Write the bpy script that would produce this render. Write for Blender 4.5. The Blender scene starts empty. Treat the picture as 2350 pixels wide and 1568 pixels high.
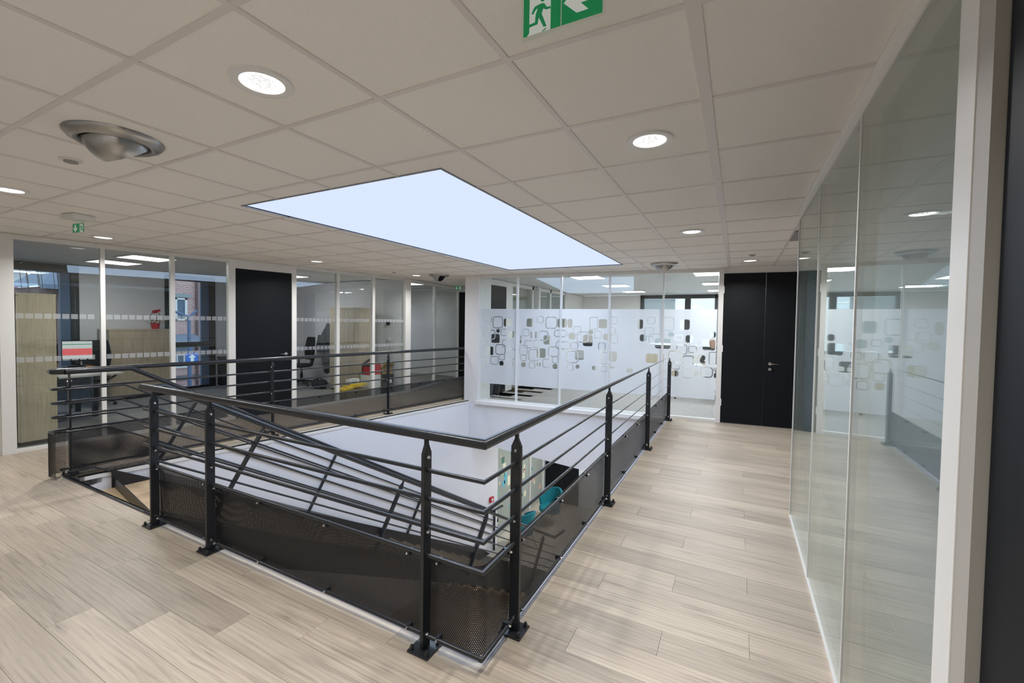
import bpy, math, random
import numpy as np
from mathutils import Vector, Matrix
random.seed(7)
S = bpy.context.scene
COL = S.collection
# ---------------------------------------------------------------- camera, world, exposure
RIGHT, UP, FWD = (0.88201, 0.471, 0.01444), (-0.02708, 0.02007, 0.99943), (-0.47045, 0.8819, -0.03046)
CAM = (1.33762, -1.37345, 1.58447)
cd = bpy.data.cameras.new('camera'); cam = bpy.data.objects.new('camera', cd); COL.objects.link(cam)
cd.sensor_width = 36.0; cd.lens = 1002.583 / 2350 * 36.0
cd.shift_x = 17.425 / 2350; cd.shift_y = -14.192 / 2350
cd.clip_start = 0.02; cd.clip_end = 200
M = Matrix.Identity(4)
for i in range(3):
    M[i][0], M[i][1], M[i][2], M[i][3] = RIGHT[i], UP[i], -FWD[i], CAM[i]
cam.matrix_world = M
S.camera = cam
S.view_settings.view_transform = 'Standard'; S.view_settings.look = 'None'
S.view_settings.gamma = 1.0; S.view_settings.exposure = 0.42
S.view_settings.use_curve_mapping = False
S.cycles.transparent_max_bounces = 32; S.cycles.max_bounces = 10; S.cycles.diffuse_bounces = 6
S.cycles.glossy_bounces = 5; S.cycles.use_denoising = True
S.cycles.caustics_reflective = False; S.cycles.caustics_refractive = False
S.cycles.sample_clamp_indirect = 4.0
W = bpy.data.worlds.new('overcast_sky'); S.world = W; W.use_nodes = True
wn = W.node_tree.nodes; wl = W.node_tree.links
tc = wn.new('ShaderNodeTexCoord'); sx = wn.new('ShaderNodeSeparateXYZ'); rp = wn.new('ShaderNodeValToRGB')
wl.new(tc.outputs['Generated'], sx.inputs[0]); wl.new(sx.outputs['Z'], rp.inputs[0])
rp.color_ramp.elements[0].position = 0.0; rp.color_ramp.elements[0].color = (0.80, 0.90, 1.0, 1)
rp.color_ramp.elements[1].position = 0.6; rp.color_ramp.elements[1].color = (0.62, 0.78, 1.0, 1)
bgn = wn['Background']; wl.new(rp.outputs[0], bgn.inputs['Color']); bgn.inputs['Strength'].default_value = 1.35
# light levels (lamps of the building and added unseen ones)
DOWN_W, PANEL_W, FARP_W, LOWER_W, SKY_E, SKY_W = 15.5, 6.6, 23.0, 60.0, 0.76, 86.0
def area_light(name, loc, power, size, color=(1, 1, 1), sy=None, shape='DISK', spread=math.pi):
    l = bpy.data.lights.new(name, 'AREA'); l.energy = power; l.color = color; l.shape = shape; l.size = size
    if sy: l.size_y = sy
    l.spread = spread
    o = bpy.data.objects.new(name, l); COL.objects.link(o); o.location = loc
    return o
# ---------------------------------------------------------------- scene dimensions
H = 2.5                        # ceiling
TL, TF, TR = 0.153, 0.102, 0.1718    # skew of left wall, far wall, left railing
def XL(y): return -5.536 + TL * (y - 3)
def YF(x): return 6.302 + TF * (x + 1)
def XR(y): return -4.049 + TR * (y - 3)
def XE(y): return XR(y) + 0.14       # left edge of the stair void
XW = 1.76                      # right glass wall
ZL = -3.4                      # lower floor
RX, RY, ZH = 0.366, 0.278, 1.043
# ---------------------------------------------------------------- materials
def mat(name, color, rough=0.5, metal=0.0, noise=0.0, nscale=8.0, bump=0.0, bscale=60.0, stretch=(1, 1, 1), emit=None, es=1.0, spec=0.5):
    m = bpy.data.materials.new(name); m.use_nodes = True; nt = m.node_tree; n = nt.nodes; l = nt.links
    b = n['Principled BSDF']; b.inputs['Base Color'].default_value = (*color, 1)
    b.inputs['Roughness'].default_value = rough; b.inputs['Metallic'].default_value = metal
    b.inputs['Specular IOR Level'].default_value = spec
    if emit:
        b.inputs['Emission Color'].default_value = (*emit, 1); b.inputs['Emission Strength'].default_value = es
    if noise or bump:
        t = n.new('ShaderNodeTexCoord'); mp = n.new('ShaderNodeMapping'); mp.inputs['Scale'].default_value = stretch
        l.new(t.outputs['Object'], mp.inputs[0])
        if noise:
            z = n.new('ShaderNodeTexNoise'); z.inputs['Scale'].default_value = nscale; z.inputs['Detail'].default_value = 5
            l.new(mp.outputs[0], z.inputs['Vector'])
            r = n.new('ShaderNodeValToRGB')
            r.color_ramp.elements[0].position = 0.3; r.color_ramp.elements[1].position = 0.7
            r.color_ramp.elements[0].color = (*[c * (1 - noise) for c in color], 1)
            r.color_ramp.elements[1].color = (*[min(1, c * (1 + noise)) for c in color], 1)
            l.new(z.outputs['Fac'], r.inputs[0]); l.new(r.outputs[0], b.inputs['Base Color'])
        if bump:
            z2 = n.new('ShaderNodeTexNoise'); z2.inputs['Scale'].default_value = bscale
            l.new(mp.outputs[0], z2.inputs['Vector']); bp = n.new('ShaderNodeBump'); bp.inputs['Strength'].default_value = bump
            bp.inputs['Distance'].default_value = 0.002
            l.new(z2.outputs['Fac'], bp.inputs['Height']); l.new(bp.outputs[0], b.inputs['Normal'])
    return m
def emat(name, color, s):
    m = bpy.data.materials.new(name); m.use_nodes = True; nt = m.node_tree; nt.nodes.clear()
    e = nt.nodes.new('ShaderNodeEmission'); e.inputs[0].default_value = (*color, 1); e.inputs[1].default_value = s
    o = nt.nodes.new('ShaderNodeOutputMaterial'); nt.links.new(e.outputs[0], o.inputs[0]); return m
def mnode(nt, op, a, b=None, clamp=False):
    n = nt.nodes.new('ShaderNodeMath'); n.operation = op; n.use_clamp = clamp
    for i, v in enumerate((a, b)):
        if v is None: continue
        if isinstance(v, (int, float)): n.inputs[i].default_value = v
        else: nt.links.new(v, n.inputs[i])
    return n.outputs[0]
def glass_mat(name, tint=(0.93, 0.955, 0.945), ior=1.52, film=None):
    m = bpy.data.materials.new(name); m.use_nodes = True; nt = m.node_tree; nt.nodes.clear(); N = nt.nodes; L = nt.links
    out = N.new('ShaderNodeOutputMaterial'); g = N.new('ShaderNodeNewGeometry'); fr = N.new('ShaderNodeFresnel')
    ii = mnode(nt, 'ADD', mnode(nt, 'MULTIPLY', g.outputs['Backfacing'], 1 / ior - ior), ior)
    L.new(ii, fr.inputs['IOR'])
    tr = N.new('ShaderNodeBsdfTransparent'); tr.inputs[0].default_value = (*tint, 1)
    gl = N.new('ShaderNodeBsdfGlossy'); gl.inputs['Roughness'].default_value = 0.0; gl.inputs['Color'].default_value = (0.97, 1, 0.98, 1)
    mx = N.new('ShaderNodeMixShader'); L.new(fr.outputs[0], mx.inputs[0]); L.new(tr.outputs[0], mx.inputs[1]); L.new(gl.outputs[0], mx.inputs[2])
    L.new(mx.outputs[0], out.inputs[0]); return m
def frost_mat(name, mode, amount, color=(0.83, 0.86, 0.92)):
    m = bpy.data.materials.new(name); m.use_nodes = True; nt = m.node_tree; nt.nodes.clear(); N = nt.nodes; L = nt.links
    out = N.new('ShaderNodeOutputMaterial'); tr = N.new('ShaderNodeBsdfTransparent')
    d = N.new('ShaderNodeBsdfDiffuse'); d.inputs[0].default_value = (*color, 1)
    t = N.new('ShaderNodeBsdfTranslucent'); t.inputs[0].default_value = (*color, 1)
    a = N.new('ShaderNodeMixShader'); a.inputs[0].default_value = 0.5; L.new(d.outputs[0], a.inputs[1]); L.new(t.outputs[0], a.inputs[2])
    mx = N.new('ShaderNodeMixShader'); L.new(tr.outputs[0], mx.inputs[1]); L.new(a.outputs[0], mx.inputs[2])
    if mode == 'attr':
        at = N.new('ShaderNodeAttribute'); at.attribute_name = 'film'
        L.new(mnode(nt, 'MULTIPLY', at.outputs['Fac'], amount), mx.inputs[0])
    elif mode == 'gradient':
        tcn = N.new('ShaderNodeTexCoord'); sp = N.new('ShaderNodeSeparateXYZ'); L.new(tcn.outputs['Object'], sp.inputs[0])
        r = N.new('ShaderNodeValToRGB'); L.new(mnode(nt, 'DIVIDE', sp.outputs['Z'], 2.5), r.inputs[0])
        cr = r.color_ramp; cr.elements[0].position = 0.08; cr.elements[0].color = (0, 0, 0, 1)
        cr.elements[1].position = 0.92; cr.elements[1].color = (0, 0, 0, 1)
        for p in (0.40, 0.62):
            e = cr.elements.new(p); e.color = (1, 1, 1, 1)
        L.new(mnode(nt, 'MULTIPLY', r.outputs[0], amount), mx.inputs[0])
    else: mx.inputs[0].default_value = amount
    L.new(mx.outputs[0], out.inputs[0]); return m
def perforated_mat(name, color, pitch=0.0098, rad=0.0033):
    m = bpy.data.materials.new(name); m.use_nodes = True; nt = m.node_tree; N = nt.nodes; L = nt.links
    b = N['Principled BSDF']; b.inputs['Base Color'].default_value = (*color, 1); b.inputs['Roughness'].default_value = 0.42
    b.inputs['Metallic'].default_value = 0.3
    uv = N.new('ShaderNodeUVMap'); sp = N.new('ShaderNodeSeparateXYZ'); L.new(uv.outputs[0], sp.inputs[0])
    def dist(off):
        q = []
        for ax, p in (('X', pitch), ('Y', pitch * 1.732)):
            f = mnode(nt, 'FRACT', mnode(nt, 'ADD', mnode(nt, 'DIVIDE', sp.outputs[ax], p), off))
            v = mnode(nt, 'MULTIPLY', mnode(nt, 'SUBTRACT', f, 0.5), p); q.append(mnode(nt, 'MULTIPLY', v, v))
        return mnode(nt, 'ADD', q[0], q[1])
    hole = mnode(nt, 'LESS_THAN', mnode(nt, 'MINIMUM', dist(0.0), dist(0.5)), rad * rad)
    tr = N.new('ShaderNodeBsdfTransparent'); mx = N.new('ShaderNodeMixShader')
    L.new(hole, mx.inputs[0]); L.new(b.outputs[0], mx.inputs[1]); L.new(tr.outputs[0], mx.inputs[2])
    L.new(mx.outputs[0], N['Material Output'].inputs[0]); return m
def wood_mat(name, light, mid, dark, rough=0.42, along='X', rnd=True, sc=1.0, rings=0.22, knots=0.0):
    m = bpy.data.materials.new(name); m.use_nodes = True; nt = m.node_tree; N = nt.nodes; L = nt.links
    b = N['Principled BSDF']; b.inputs['Roughness'].default_value = rough
    t = N.new('ShaderNodeTexCoord'); oi = N.new('ShaderNodeObjectInfo')
    off = N.new('ShaderNodeVectorMath'); off.operation = 'ADD'; L.new(t.outputs['Object'], off.inputs[0])
    if rnd:
        cmb = N.new('ShaderNodeCombineXYZ'); L.new(mnode(nt, 'MULTIPLY', oi.outputs['Random'], 37.0), cmb.inputs[0])
        L.new(mnode(nt, 'MULTIPLY', oi.outputs['Random'], 91.0), cmb.inputs[1]); L.new(cmb.outputs[0], off.inputs[1])
    def nz(scale, detail, dist=0.0):
        mp = N.new('ShaderNodeMapping'); s = (scale[0] * sc, scale[1] * sc, scale[1] * sc)
        mp.inputs['Scale'].default_value = s if along == 'X' else ((s[1], s[0], s[1]) if along == 'Y' else (s[1], s[1], s[0]))
        L.new(off.outputs[0], mp.inputs[0]); z = N.new('ShaderNodeTexNoise'); z.inputs['Scale'].default_value = 1.0
        z.inputs['Detail'].default_value = detail; z.inputs['Distortion'].default_value = dist
        L.new(mp.outputs[0], z.inputs['Vector']); return z.outputs['Fac']
    broad = nz((1.1, 7.0), 4, 0.6); fine = nz((3.0, 85.0), 5, 0.3); streak = nz((1.5, 38.0), 6, 1.2)
    r = N.new('ShaderNodeValToRGB'); cr = r.color_ramp
    cr.elements[0].position = 0.32; cr.elements[0].color = (*mid, 1); cr.elements[1].position = 0.62; cr.elements[1].color = (*light, 1)
    L.new(broad, r.inputs[0])
    r2 = N.new('ShaderNodeValToRGB'); r2.color_ramp.elements[0].position = 0.33; r2.color_ramp.elements[0].color = (0.55, 0.55, 0.55, 1)
    r2.color_ramp.elements[1].position = 0.46; r2.color_ramp.elements[1].color = (0, 0, 0, 1); L.new(streak, r2.inputs[0])
    mx = N.new('ShaderNodeMix'); mx.data_type = 'RGBA'; L.new(r2.outputs[0], mx.inputs['Factor']); L.new(r.outputs[0], mx.inputs['A']); mx.inputs['B'].default_value = (*dark, 1)
    mpw = N.new('ShaderNodeMapping'); ws = (0.9 * sc, 5.0 * sc, 5.0 * sc); mpw.inputs['Scale'].default_value = ws if along == 'X' else (ws[1], ws[1], ws[0])
    L.new(off.outputs[0], mpw.inputs[0]); wv = N.new('ShaderNodeTexWave'); wv.wave_type = 'RINGS'; wv.rings_direction = 'SPHERICAL'; wv.inputs['Scale'].default_value = 2.4
    wv.inputs['Distortion'].default_value = 7.0; wv.inputs['Detail'].default_value = 3; wv.inputs['Detail Scale'].default_value = 0.7; L.new(mpw.outputs[0], wv.inputs['Vector'])
    wvf = mnode(nt, 'POWER', wv.outputs['Fac'], 3.0)
    br = mnode(nt, 'SUBTRACT', mnode(nt, 'ADD', mnode(nt, 'MULTIPLY', fine, 0.5), 0.80), mnode(nt, 'MULTIPLY', mnode(nt, 'MULTIPLY', wvf, streak), rings))
    if knots:
        mpk = N.new('ShaderNodeMapping'); mpk.inputs['Scale'].default_value = (2.2, 9.0, 0.001) if along == 'X' else (9.0, 9.0, 2.2)
        L.new(off.outputs[0], mpk.inputs[0]); vk = N.new('ShaderNodeTexVoronoi'); vk.inputs['Scale'].default_value = 1.0; L.new(mpk.outputs[0], vk.inputs['Vector'])
        sk = N.new('ShaderNodeSeparateColor'); L.new(vk.outputs['Color'], sk.inputs[0]); rk = N.new('ShaderNodeValToRGB')
        e = rk.color_ramp.elements; e[0].position = 0.0; e[0].color = (1, 1, 1, 1); e[1].position = 0.24; e[1].color = (0, 0, 0, 1)
        for p_, v_ in ((0.05, 0.9), (0.075, 0.25), (0.10, 0.55), (0.13, 0.15), (0.165, 0.35)):
            q = e.new(p_); q.color = (v_, v_, v_, 1)
        L.new(mnode(nt, 'ADD', vk.outputs['Distance'], mnode(nt, 'MULTIPLY', mnode(nt, 'SUBTRACT', fine, 0.5), 0.05)), rk.inputs[0])
        br = mnode(nt, 'SUBTRACT', br, mnode(nt, 'MULTIPLY', mnode(nt, 'MULTIPLY', rk.outputs[0], mnode(nt, 'LESS_THAN', sk.outputs[0], 0.22)), knots))
    if rnd: br = mnode(nt, 'MULTIPLY', br, mnode(nt, 'ADD', mnode(nt, 'MULTIPLY', oi.outputs['Random'], 0.26), 0.86))
    vm = N.new('ShaderNodeVectorMath'); vm.operation = 'SCALE'; L.new(mx.outputs['Result'], vm.inputs[0]); L.new(br, vm.inputs['Scale'])
    L.new(vm.outputs[0], b.inputs['Base Color'])
    bp = N.new('ShaderNodeBump'); bp.inputs['Strength'].default_value = 0.15; bp.inputs['Distance'].default_value = 0.001
    L.new(fine, bp.inputs['Height']); L.new(bp.outputs[0], b.inputs['Normal']); return m
def brick_mat(name):
    m = bpy.data.materials.new(name); m.use_nodes = True; nt = m.node_tree; N = nt.nodes; L = nt.links
    t = N.new('ShaderNodeTexCoord'); mp = N.new('ShaderNodeMapping'); mp.inputs['Rotation'].default_value = (0, math.radians(90), math.radians(90))
    sp = N.new('ShaderNodeSeparateXYZ'); cb = N.new('ShaderNodeCombineXYZ'); L.new(t.outputs['Object'], sp.inputs[0])
    L.new(sp.outputs['Y'], cb.inputs[0]); L.new(sp.outputs['Z'], cb.inputs[1])
    k = N.new('ShaderNodeTexBrick'); k.inputs['Color1'].default_value = (0.52, 0.28, 0.24, 1); k.inputs['Color2'].default_value = (0.64, 0.38, 0.34, 1)
    k.inputs['Mortar'].default_value = (0.6, 0.52, 0.5, 1); k.inputs['Scale'].default_value = 1.0; k.inputs['Brick Width'].default_value = 0.24
    k.inputs['Row Height'].default_value = 0.085; k.inputs['Mortar Size'].default_value = 0.012
    L.new(cb.outputs[0], k.inputs['Vector']); L.new(k.outputs[0], N['Principled BSDF'].inputs['Base Color'])
    N['Principled BSDF'].inputs['Roughness'].default_value = 0.9; return m
m_tile = mat('mineral_tile', (0.88, 0.845, 0.80), 0.9, noise=0.015, nscale=90, bump=0.12, bscale=350)
m_bar = mat('white_grid_metal', (0.75, 0.70, 0.67), 0.45)
m_white = mat('white_paint', (0.80, 0.79, 0.77), 0.55, noise=0.01, nscale=3)
m_plaster = mat('white_plaster', (0.78, 0.79, 0.83), 0.8, noise=0.012, nscale=2.5)
m_alu = mat('white_lacquered_aluminium', (0.80, 0.795, 0.77), 0.35)
m_slab = mat('beige_screed', (0.40, 0.35, 0.29), 0.8, noise=0.05)
m_black = mat('black_powder_coat', (0.016, 0.018, 0.021), 0.34, bump=0.05, bscale=900)
m_rail = mat('graphite_rail_coat', (0.030, 0.033, 0.038), 0.3, metal=0.35)
m_perf = perforated_mat('perforated_black_sheet', (0.020, 0.021, 0.024))
m_door = mat('charcoal_door_laminate', (0.007, 0.0085, 0.011), 0.5, noise=0.06, nscale=3, spec=0.18)
m_steel = mat('brushed_steel', (0.42, 0.41, 0.39), 0.3, metal=1.0, noise=0.06, nscale=5, stretch=(1, 1, 30))
m_bolt = mat('zinc_bolt', (0.62, 0.62, 0.62), 0.25, metal=1.0)
m_chrome = mat('satin_chrome', (0.7, 0.69, 0.66), 0.25, metal=1.0)
m_glass = glass_mat('clear_glass')
m_wglass = glass_mat('window_glass', (0.9, 0.94, 0.97))
m_film = frost_mat('printed_frost_film', 'attr', 0.93)
m_grad = frost_mat('gradient_frost_film', 'gradient', 0.60, (0.74, 0.80, 0.88))
m_dots = frost_mat('frosted_square_film', 'flat', 0.42)
m_plank = wood_mat('weathered_oak_vinyl', (0.475, 0.402, 0.318), (0.395, 0.33, 0.262), (0.245, 0.2, 0.16), knots=0.34)
m_beech = wood_mat('beech_laminate', (0.50, 0.42, 0.31), (0.44, 0.36, 0.26), (0.36, 0.29, 0.21), 0.4, 'Z', False, 1.0, 0.04)
m_stairwood = wood_mat('light_oak', (0.70, 0.52, 0.33), (0.58, 0.42, 0.26), (0.42, 0.3, 0.18), 0.45)
m_cream = mat('cream_edge_strip', (0.72, 0.62, 0.47), 0.5, noise=0.04, nscale=4, stretch=(8, 1, 1))
m_lav = mat('pale_grey_edge_strip', (0.30, 0.30, 0.335), 0.9, spec=0.2)
m_carpet = mat('grey_carpet', (0.20, 0.195, 0.20), 0.95, noise=0.12, nscale=40, bump=0.4, bscale=400)
m_carpet2 = mat('pale_grey_carpet', (0.42, 0.40, 0.40), 0.95, noise=0.2, nscale=12, stretch=(1, 6, 1))
m_lowfloor = mat('beige_lower_floor', (0.62, 0.55, 0.45), 0.5, noise=0.04)
m_frame = mat('anthracite_window_frame', (0.02, 0.022, 0.026), 0.4)
m_teal = mat('teal_upholstery', (0.0, 0.16, 0.20), 0.8, noise=0.1, nscale=30)
m_fabric = mat('black_fabric', (0.012, 0.013, 0.016), 0.85)
m_plastic = mat('black_plastic', (0.015, 0.016, 0.018), 0.4)
m_whiteplastic = mat('white_plastic', (0.75, 0.75, 0.74), 0.4)
m_red = mat('red_plastic', (0.5, 0.02, 0.03), 0.4)
m_card = mat('brown_cardboard', (0.42, 0.28, 0.15), 0.85, noise=0.05)
m_yellow = mat('yellow_plastic', (0.85, 0.58, 0.02), 0.4)
m_paper = mat('white_paper', (0.8, 0.82, 0.86), 0.7)
m_green = mat('exit_sign_green', (0.0, 0.20, 0.065), 0.4, emit=(0.0, 0.22, 0.07), es=0.25)
m_signw = mat('exit_sign_white', (0.75, 0.78, 0.76), 0.4, emit=(0.8, 0.9, 0.85), es=0.12)
m_acryl = glass_mat('acrylic_blade', (0.95, 0.98, 0.96), 1.45)
m_lamp = emat('led_panel', (1.0, 0.98, 0.95), 3.2)
m_lens = emat('downlight_lens', (1.0, 0.985, 0.96), 3.0)
_n = m_lens.node_tree; _v = _n.nodes.new('ShaderNodeTexVoronoi'); _v.inputs['Scale'].default_value = 130; _t = _n.nodes.new('ShaderNodeTexCoord'); _n.links.new(_t.outputs['Object'], _v.inputs['Vector'])
_l = _n.nodes.new('ShaderNodeVectorMath'); _l.operation = 'LENGTH'; _n.links.new(_t.outputs['Object'], _l.inputs[0])
_s = _n.nodes.new('ShaderNodeSeparateColor'); _n.links.new(_v.outputs['Color'], _s.inputs[0])
_k = mnode(_n, 'MULTIPLY', mnode(_n, 'LESS_THAN', _l.outputs['Value'], 0.052), mnode(_n, 'LESS_THAN', _s.outputs[0], 0.6))
_n.links.new(mnode(_n, 'SUBTRACT', 3.0, mnode(_n, 'MULTIPLY', _k, 2.35)), _n.nodes['Emission'].inputs[1])
m_reflector = mat('faceted_reflector', (0.8, 0.8, 0.82), 0.2, metal=1.0)
m_brick = brick_mat('red_brick'); m_roof = mat('slate_roof', (0.2, 0.24, 0.3), 0.7)
m_timber = mat('weathered_brown_boards', (0.20, 0.13, 0.11), 0.9, noise=0.35, nscale=14, stretch=(1, 1, 0.08))
m_render = mat('white_render', (0.78, 0.79, 0.8), 0.9)
m_ground = mat('asphalt', (0.16, 0.17, 0.18), 0.9, noise=0.1)
m_blue = mat('blue_road_sign', (0.01, 0.16, 0.62), 0.5)
m_blueg = mat('blue_grey_steel', (0.10, 0.16, 0.28), 0.5)
m_bark = mat('bark', (0.12, 0.09, 0.08), 0.9)
m_skin = mat('skin', (0.52, 0.32, 0.24), 0.6); m_hair = mat('black_hair', (0.012, 0.010, 0.010), 0.6)
m_leaf = mat('ochre_leaves', (0.42, 0.22, 0.06), 0.7)
m_screen = emat('lit_screen', (0.75, 0.8, 0.78), 0.55); m_scrred = emat('lit_screen_red_band', (0.72, 0.14, 0.15), 0.75); m_scrgreen = emat('lit_screen_green_band', (0.05, 0.25, 0.18), 0.6)
m_sky = emat('backlit_stretch_panel', (0.70, 0.80, 1.0), SKY_E)
m_aero = mat('teal_decal', (0.1, 0.4, 0.5), 0.6)
# ---------------------------------------------------------------- mesh builder
class MB:
    def __init__(s): s.v = []; s.f = []; s.uv = {}; s.sm = []
    def add(s, vs, fs, smooth=False, uvs=None):
        b = len(s.v); s.v += [tuple(map(float, p)) for p in vs]
        for f in fs:
            if uvs: s.uv[len(s.f)] = [uvs[i] for i in f]
            s.f.append([i + b for i in f]); s.sm.append(smooth)
        return s
    def box(s, x0, y0, z0, x1, y1, z1):
        x0, x1 = sorted((x0, x1)); y0, y1 = sorted((y0, y1)); z0, z1 = sorted((z0, z1))
        return s.add([(x0, y0, z0), (x1, y0, z0), (x1, y1, z0), (x0, y1, z0), (x0, y0, z1), (x1, y0, z1), (x1, y1, z1), (x0, y1, z1)],
                     [(0, 3, 2, 1), (4, 5, 6, 7), (0, 1, 5, 4), (1, 2, 6, 5), (2, 3, 7, 6), (3, 0, 4, 7)])
    def obox(s, c, ax, ay, az):      # centre and three half-axis vectors
        c, ax, ay, az = map(Vector, (c, ax, ay, az)); vs = []
        for k in (-1, 1):
            for i, j in ((-1, -1), (1, -1), (1, 1), (-1, 1)): vs.append(c + ax * i + ay * j + az * k)
        return s.add(vs, [(0, 3, 2, 1), (4, 5, 6, 7), (0, 1, 5, 4), (1, 2, 6, 5), (2, 3, 7, 6), (3, 0, 4, 7)])
    def prism(s, poly, z0, z1):      # polygon in xy, extruded in z
        a = sum(poly[i][0] * poly[(i + 1) % len(poly)][1] - poly[(i + 1) % len(poly)][0] * poly[i][1] for i in range(len(poly)))
        if a < 0: poly = poly[::-1]
        n = len(poly); vs = [(p[0], p[1], z0) for p in poly] + [(p[0], p[1], z1) for p in poly]
        return s.add(vs, [tuple(range(n))[::-1], tuple(range(n, 2 * n))] + [(i, (i + 1) % n, n + (i + 1) % n, n + i) for i in range(n)])
    def plate(s, poly, o, ax, ay, t):   # polygon given in plane axes (ax, ay) from origin o, thickness t along the normal
        o, ax, ay = Vector(o), Vector(ax), Vector(ay); nn = ax.cross(ay).normalized() * t
        n = len(poly); p = [o + ax * a + ay * b for a, b in poly]
        vs = p + [q + nn for q in p]
        return s.add(vs, [tuple(range(n))[::-1], tuple(range(n, 2 * n))] + [(i, (i + 1) % n, n + (i + 1) % n, n + i) for i in range(n)])
    def tube(s, pts, r, n=14, caps=True):
        pts = [Vector(p) for p in pts]; m = len(pts); rings = []
        d0 = (pts[1] - pts[0]).normalized(); ref = Vector((0, 0, 1)) if abs(d0.z) < 0.9 else Vector((1, 0, 0))
        u = d0.cross(ref).normalized()
        for i, p in enumerate(pts):
            a = (pts[i] - pts[i - 1]).normalized() if i else (pts[1] - pts[0]).normalized()
            b = (pts[i + 1] - pts[i]).normalized() if i < m - 1 else a
            t = (a + b).normalized(); u = (u - a * u.dot(a)).normalized(); w = a.cross(u)
            ring = []
            for k in range(n):
                q = u * math.cos(2 * math.pi * k / n) * r + w * math.sin(2 * math.pi * k / n) * r
                q = q - a * (q.dot(t) / max(0.2, a.dot(t)))     # project along a to the mitre plane
                ring.append(p + q)
            rings.append(ring)
            u = (u - b * u.dot(b)).normalized() if abs(u.dot(b)) < 0.999 else u
        vs = [q for ring in rings for q in ring]
        fs = [(i * n + k, i * n + (k + 1) % n, (i + 1) * n + (k + 1) % n, (i + 1) * n + k) for i in range(m - 1) for k in range(n)]
        s.add(vs, fs, True)
        if caps:
            b = len(s.v) - m * n
            s.f.append([b + k for k in range(n)][::-1]); s.sm.append(False)
            s.f.append([b + (m - 1) * n + k for k in range(n)]); s.sm.append(False)
        return s
    def lathe(s, prof, c=(0, 0, 0), axis=(0, 0, 1), n=32, smooth=True):
        c = Vector(c); az = Vector(axis).normalized(); ref = Vector((1, 0, 0)) if abs(az.x) < 0.9 else Vector((0, 1, 0))
        ax = az.cross(ref).normalized(); ay = az.cross(ax); vs = []; m = len(prof)
        for r, z in prof:
            for k in range(n):
                a = 2 * math.pi * k / n; vs.append(c + ax * (r * math.cos(a)) + ay * (r * math.sin(a)) + az * z)
        fs = [(i * n + k, i * n + (k + 1) % n, (i + 1) * n + (k + 1) % n, (i + 1) * n + k) for i in range(m - 1) for k in range(n)]
        return s.add(vs, fs, smooth)
    def sheet(s, path, z0, z1):   # thin vertical sheet along an xy path with uv in metres; z0/z1 numbers or per-point lists
        L = 0; vs = []; uvs = []
        for i, p in enumerate(path):
            if i: L += math.dist(p[:2], path[i - 1][:2])
            a = z0[i] if isinstance(z0, (list, tuple)) else z0; b = z1[i] if isinstance(z1, (list, tuple)) else z1
            vs += [(p[0], p[1], a), (p[0], p[1], b)]; uvs += [(L, a), (L, b)]
        fs = [(2 * i, 2 * i + 2, 2 * i + 3, 2 * i + 1) for i in range(len(path) - 1)]
        s.add(vs, fs, False, uvs); m = len(path); back = []
        for i in range(m):                      # second face of the sheet
            a, b = path[max(0, i - 1)], path[min(m - 1, i + 1)]; l = math.dist(a[:2], b[:2])
            nx, ny = -(b[1] - a[1]) / l * 0.0033, (b[0] - a[0]) / l * 0.0033
            back += [(v[0] + nx, v[1] + ny, v[2]) for v in vs[2 * i:2 * i + 2]]
        return s.add(back, [f[::-1] for f in fs], False, uvs)
    def obj(s, name, m, parent=None, world=True):
        me = bpy.data.meshes.new(name); vs = s.v
        if parent is not None and world:
            inv = wmat(parent).inverted(); vs = [tuple(inv @ Vector(p)) for p in s.v]
        me.from_pydata(vs, [], s.f); me.materials.append(m)
        me.polygons.foreach_set('use_smooth', s.sm)
        if s.uv:
            ul = me.uv_layers.new(name='UVMap')
            for pi, uvs in s.uv.items():
                for k, li in enumerate(me.polygons[pi].loop_indices): ul.data[li].uv = uvs[k]
        me.update()
        if any(s.sm): me.set_sharp_from_angle(angle=math.radians(40))
        o = bpy.data.objects.new(name, me); COL.objects.link(o)
        if parent is not None: o.parent = parent
        return o
def wmat(o):
    m = Matrix.Translation(o.location) @ o.rotation_euler.to_matrix().to_4x4()
    return wmat(o.parent) @ m if o.parent else m
def tag(o, label=None, cat=None, group=None, kind=None):
    if label: o['label'] = label
    if cat: o['category'] = cat
    if group: o['group'] = group
    if kind: o['kind'] = kind
    return o
def thing(name, label, cat, loc=(0, 0, 0), rz=0, group=None, kind=None):
    o = bpy.data.objects.new(name, None); o.empty_display_size = 0.1; COL.objects.link(o)
    o.location = loc; o.rotation_euler = (0, 0, rz); return tag(o, label, cat, group, kind)
def dup(root, loc, rz, label, group=None, exclude=()):
    r = root.copy(); COL.objects.link(r); r.location = loc; r.rotation_euler = (0, 0, rz); r['label'] = label
    if group: r['group'] = group
    for ch in list(root.children):
        c = ch.copy(); COL.objects.link(c); c.parent = r
        for g in ch.children:
            d = g.copy(); COL.objects.link(d); d.parent = c
    return r
def share(o, parent, loc=(0, 0, 0), name=None):
    c = o.copy(); COL.objects.link(c); c.parent = parent; c.location = loc
    return c
def clip(poly, a, b, c):          # keep a*x + b*y <= c
    out = []
    for i, p in enumerate(poly):
        q = poly[(i + 1) % len(poly)]; dp = a * p[0] + b * p[1] - c; dq = a * q[0] + b * q[1] - c
        if dp <= 0: out.append(p)
        if dp * dq < 0:
            t = dp / (dp - dq); out.append((p[0] + (q[0] - p[0]) * t, p[1] + (q[1] - p[1]) * t))
    return out
def area(p): return abs(sum(p[i][0] * p[(i + 1) % len(p)][1] - p[(i + 1) % len(p)][0] * p[i][1] for i in range(len(p)))) / 2
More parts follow.
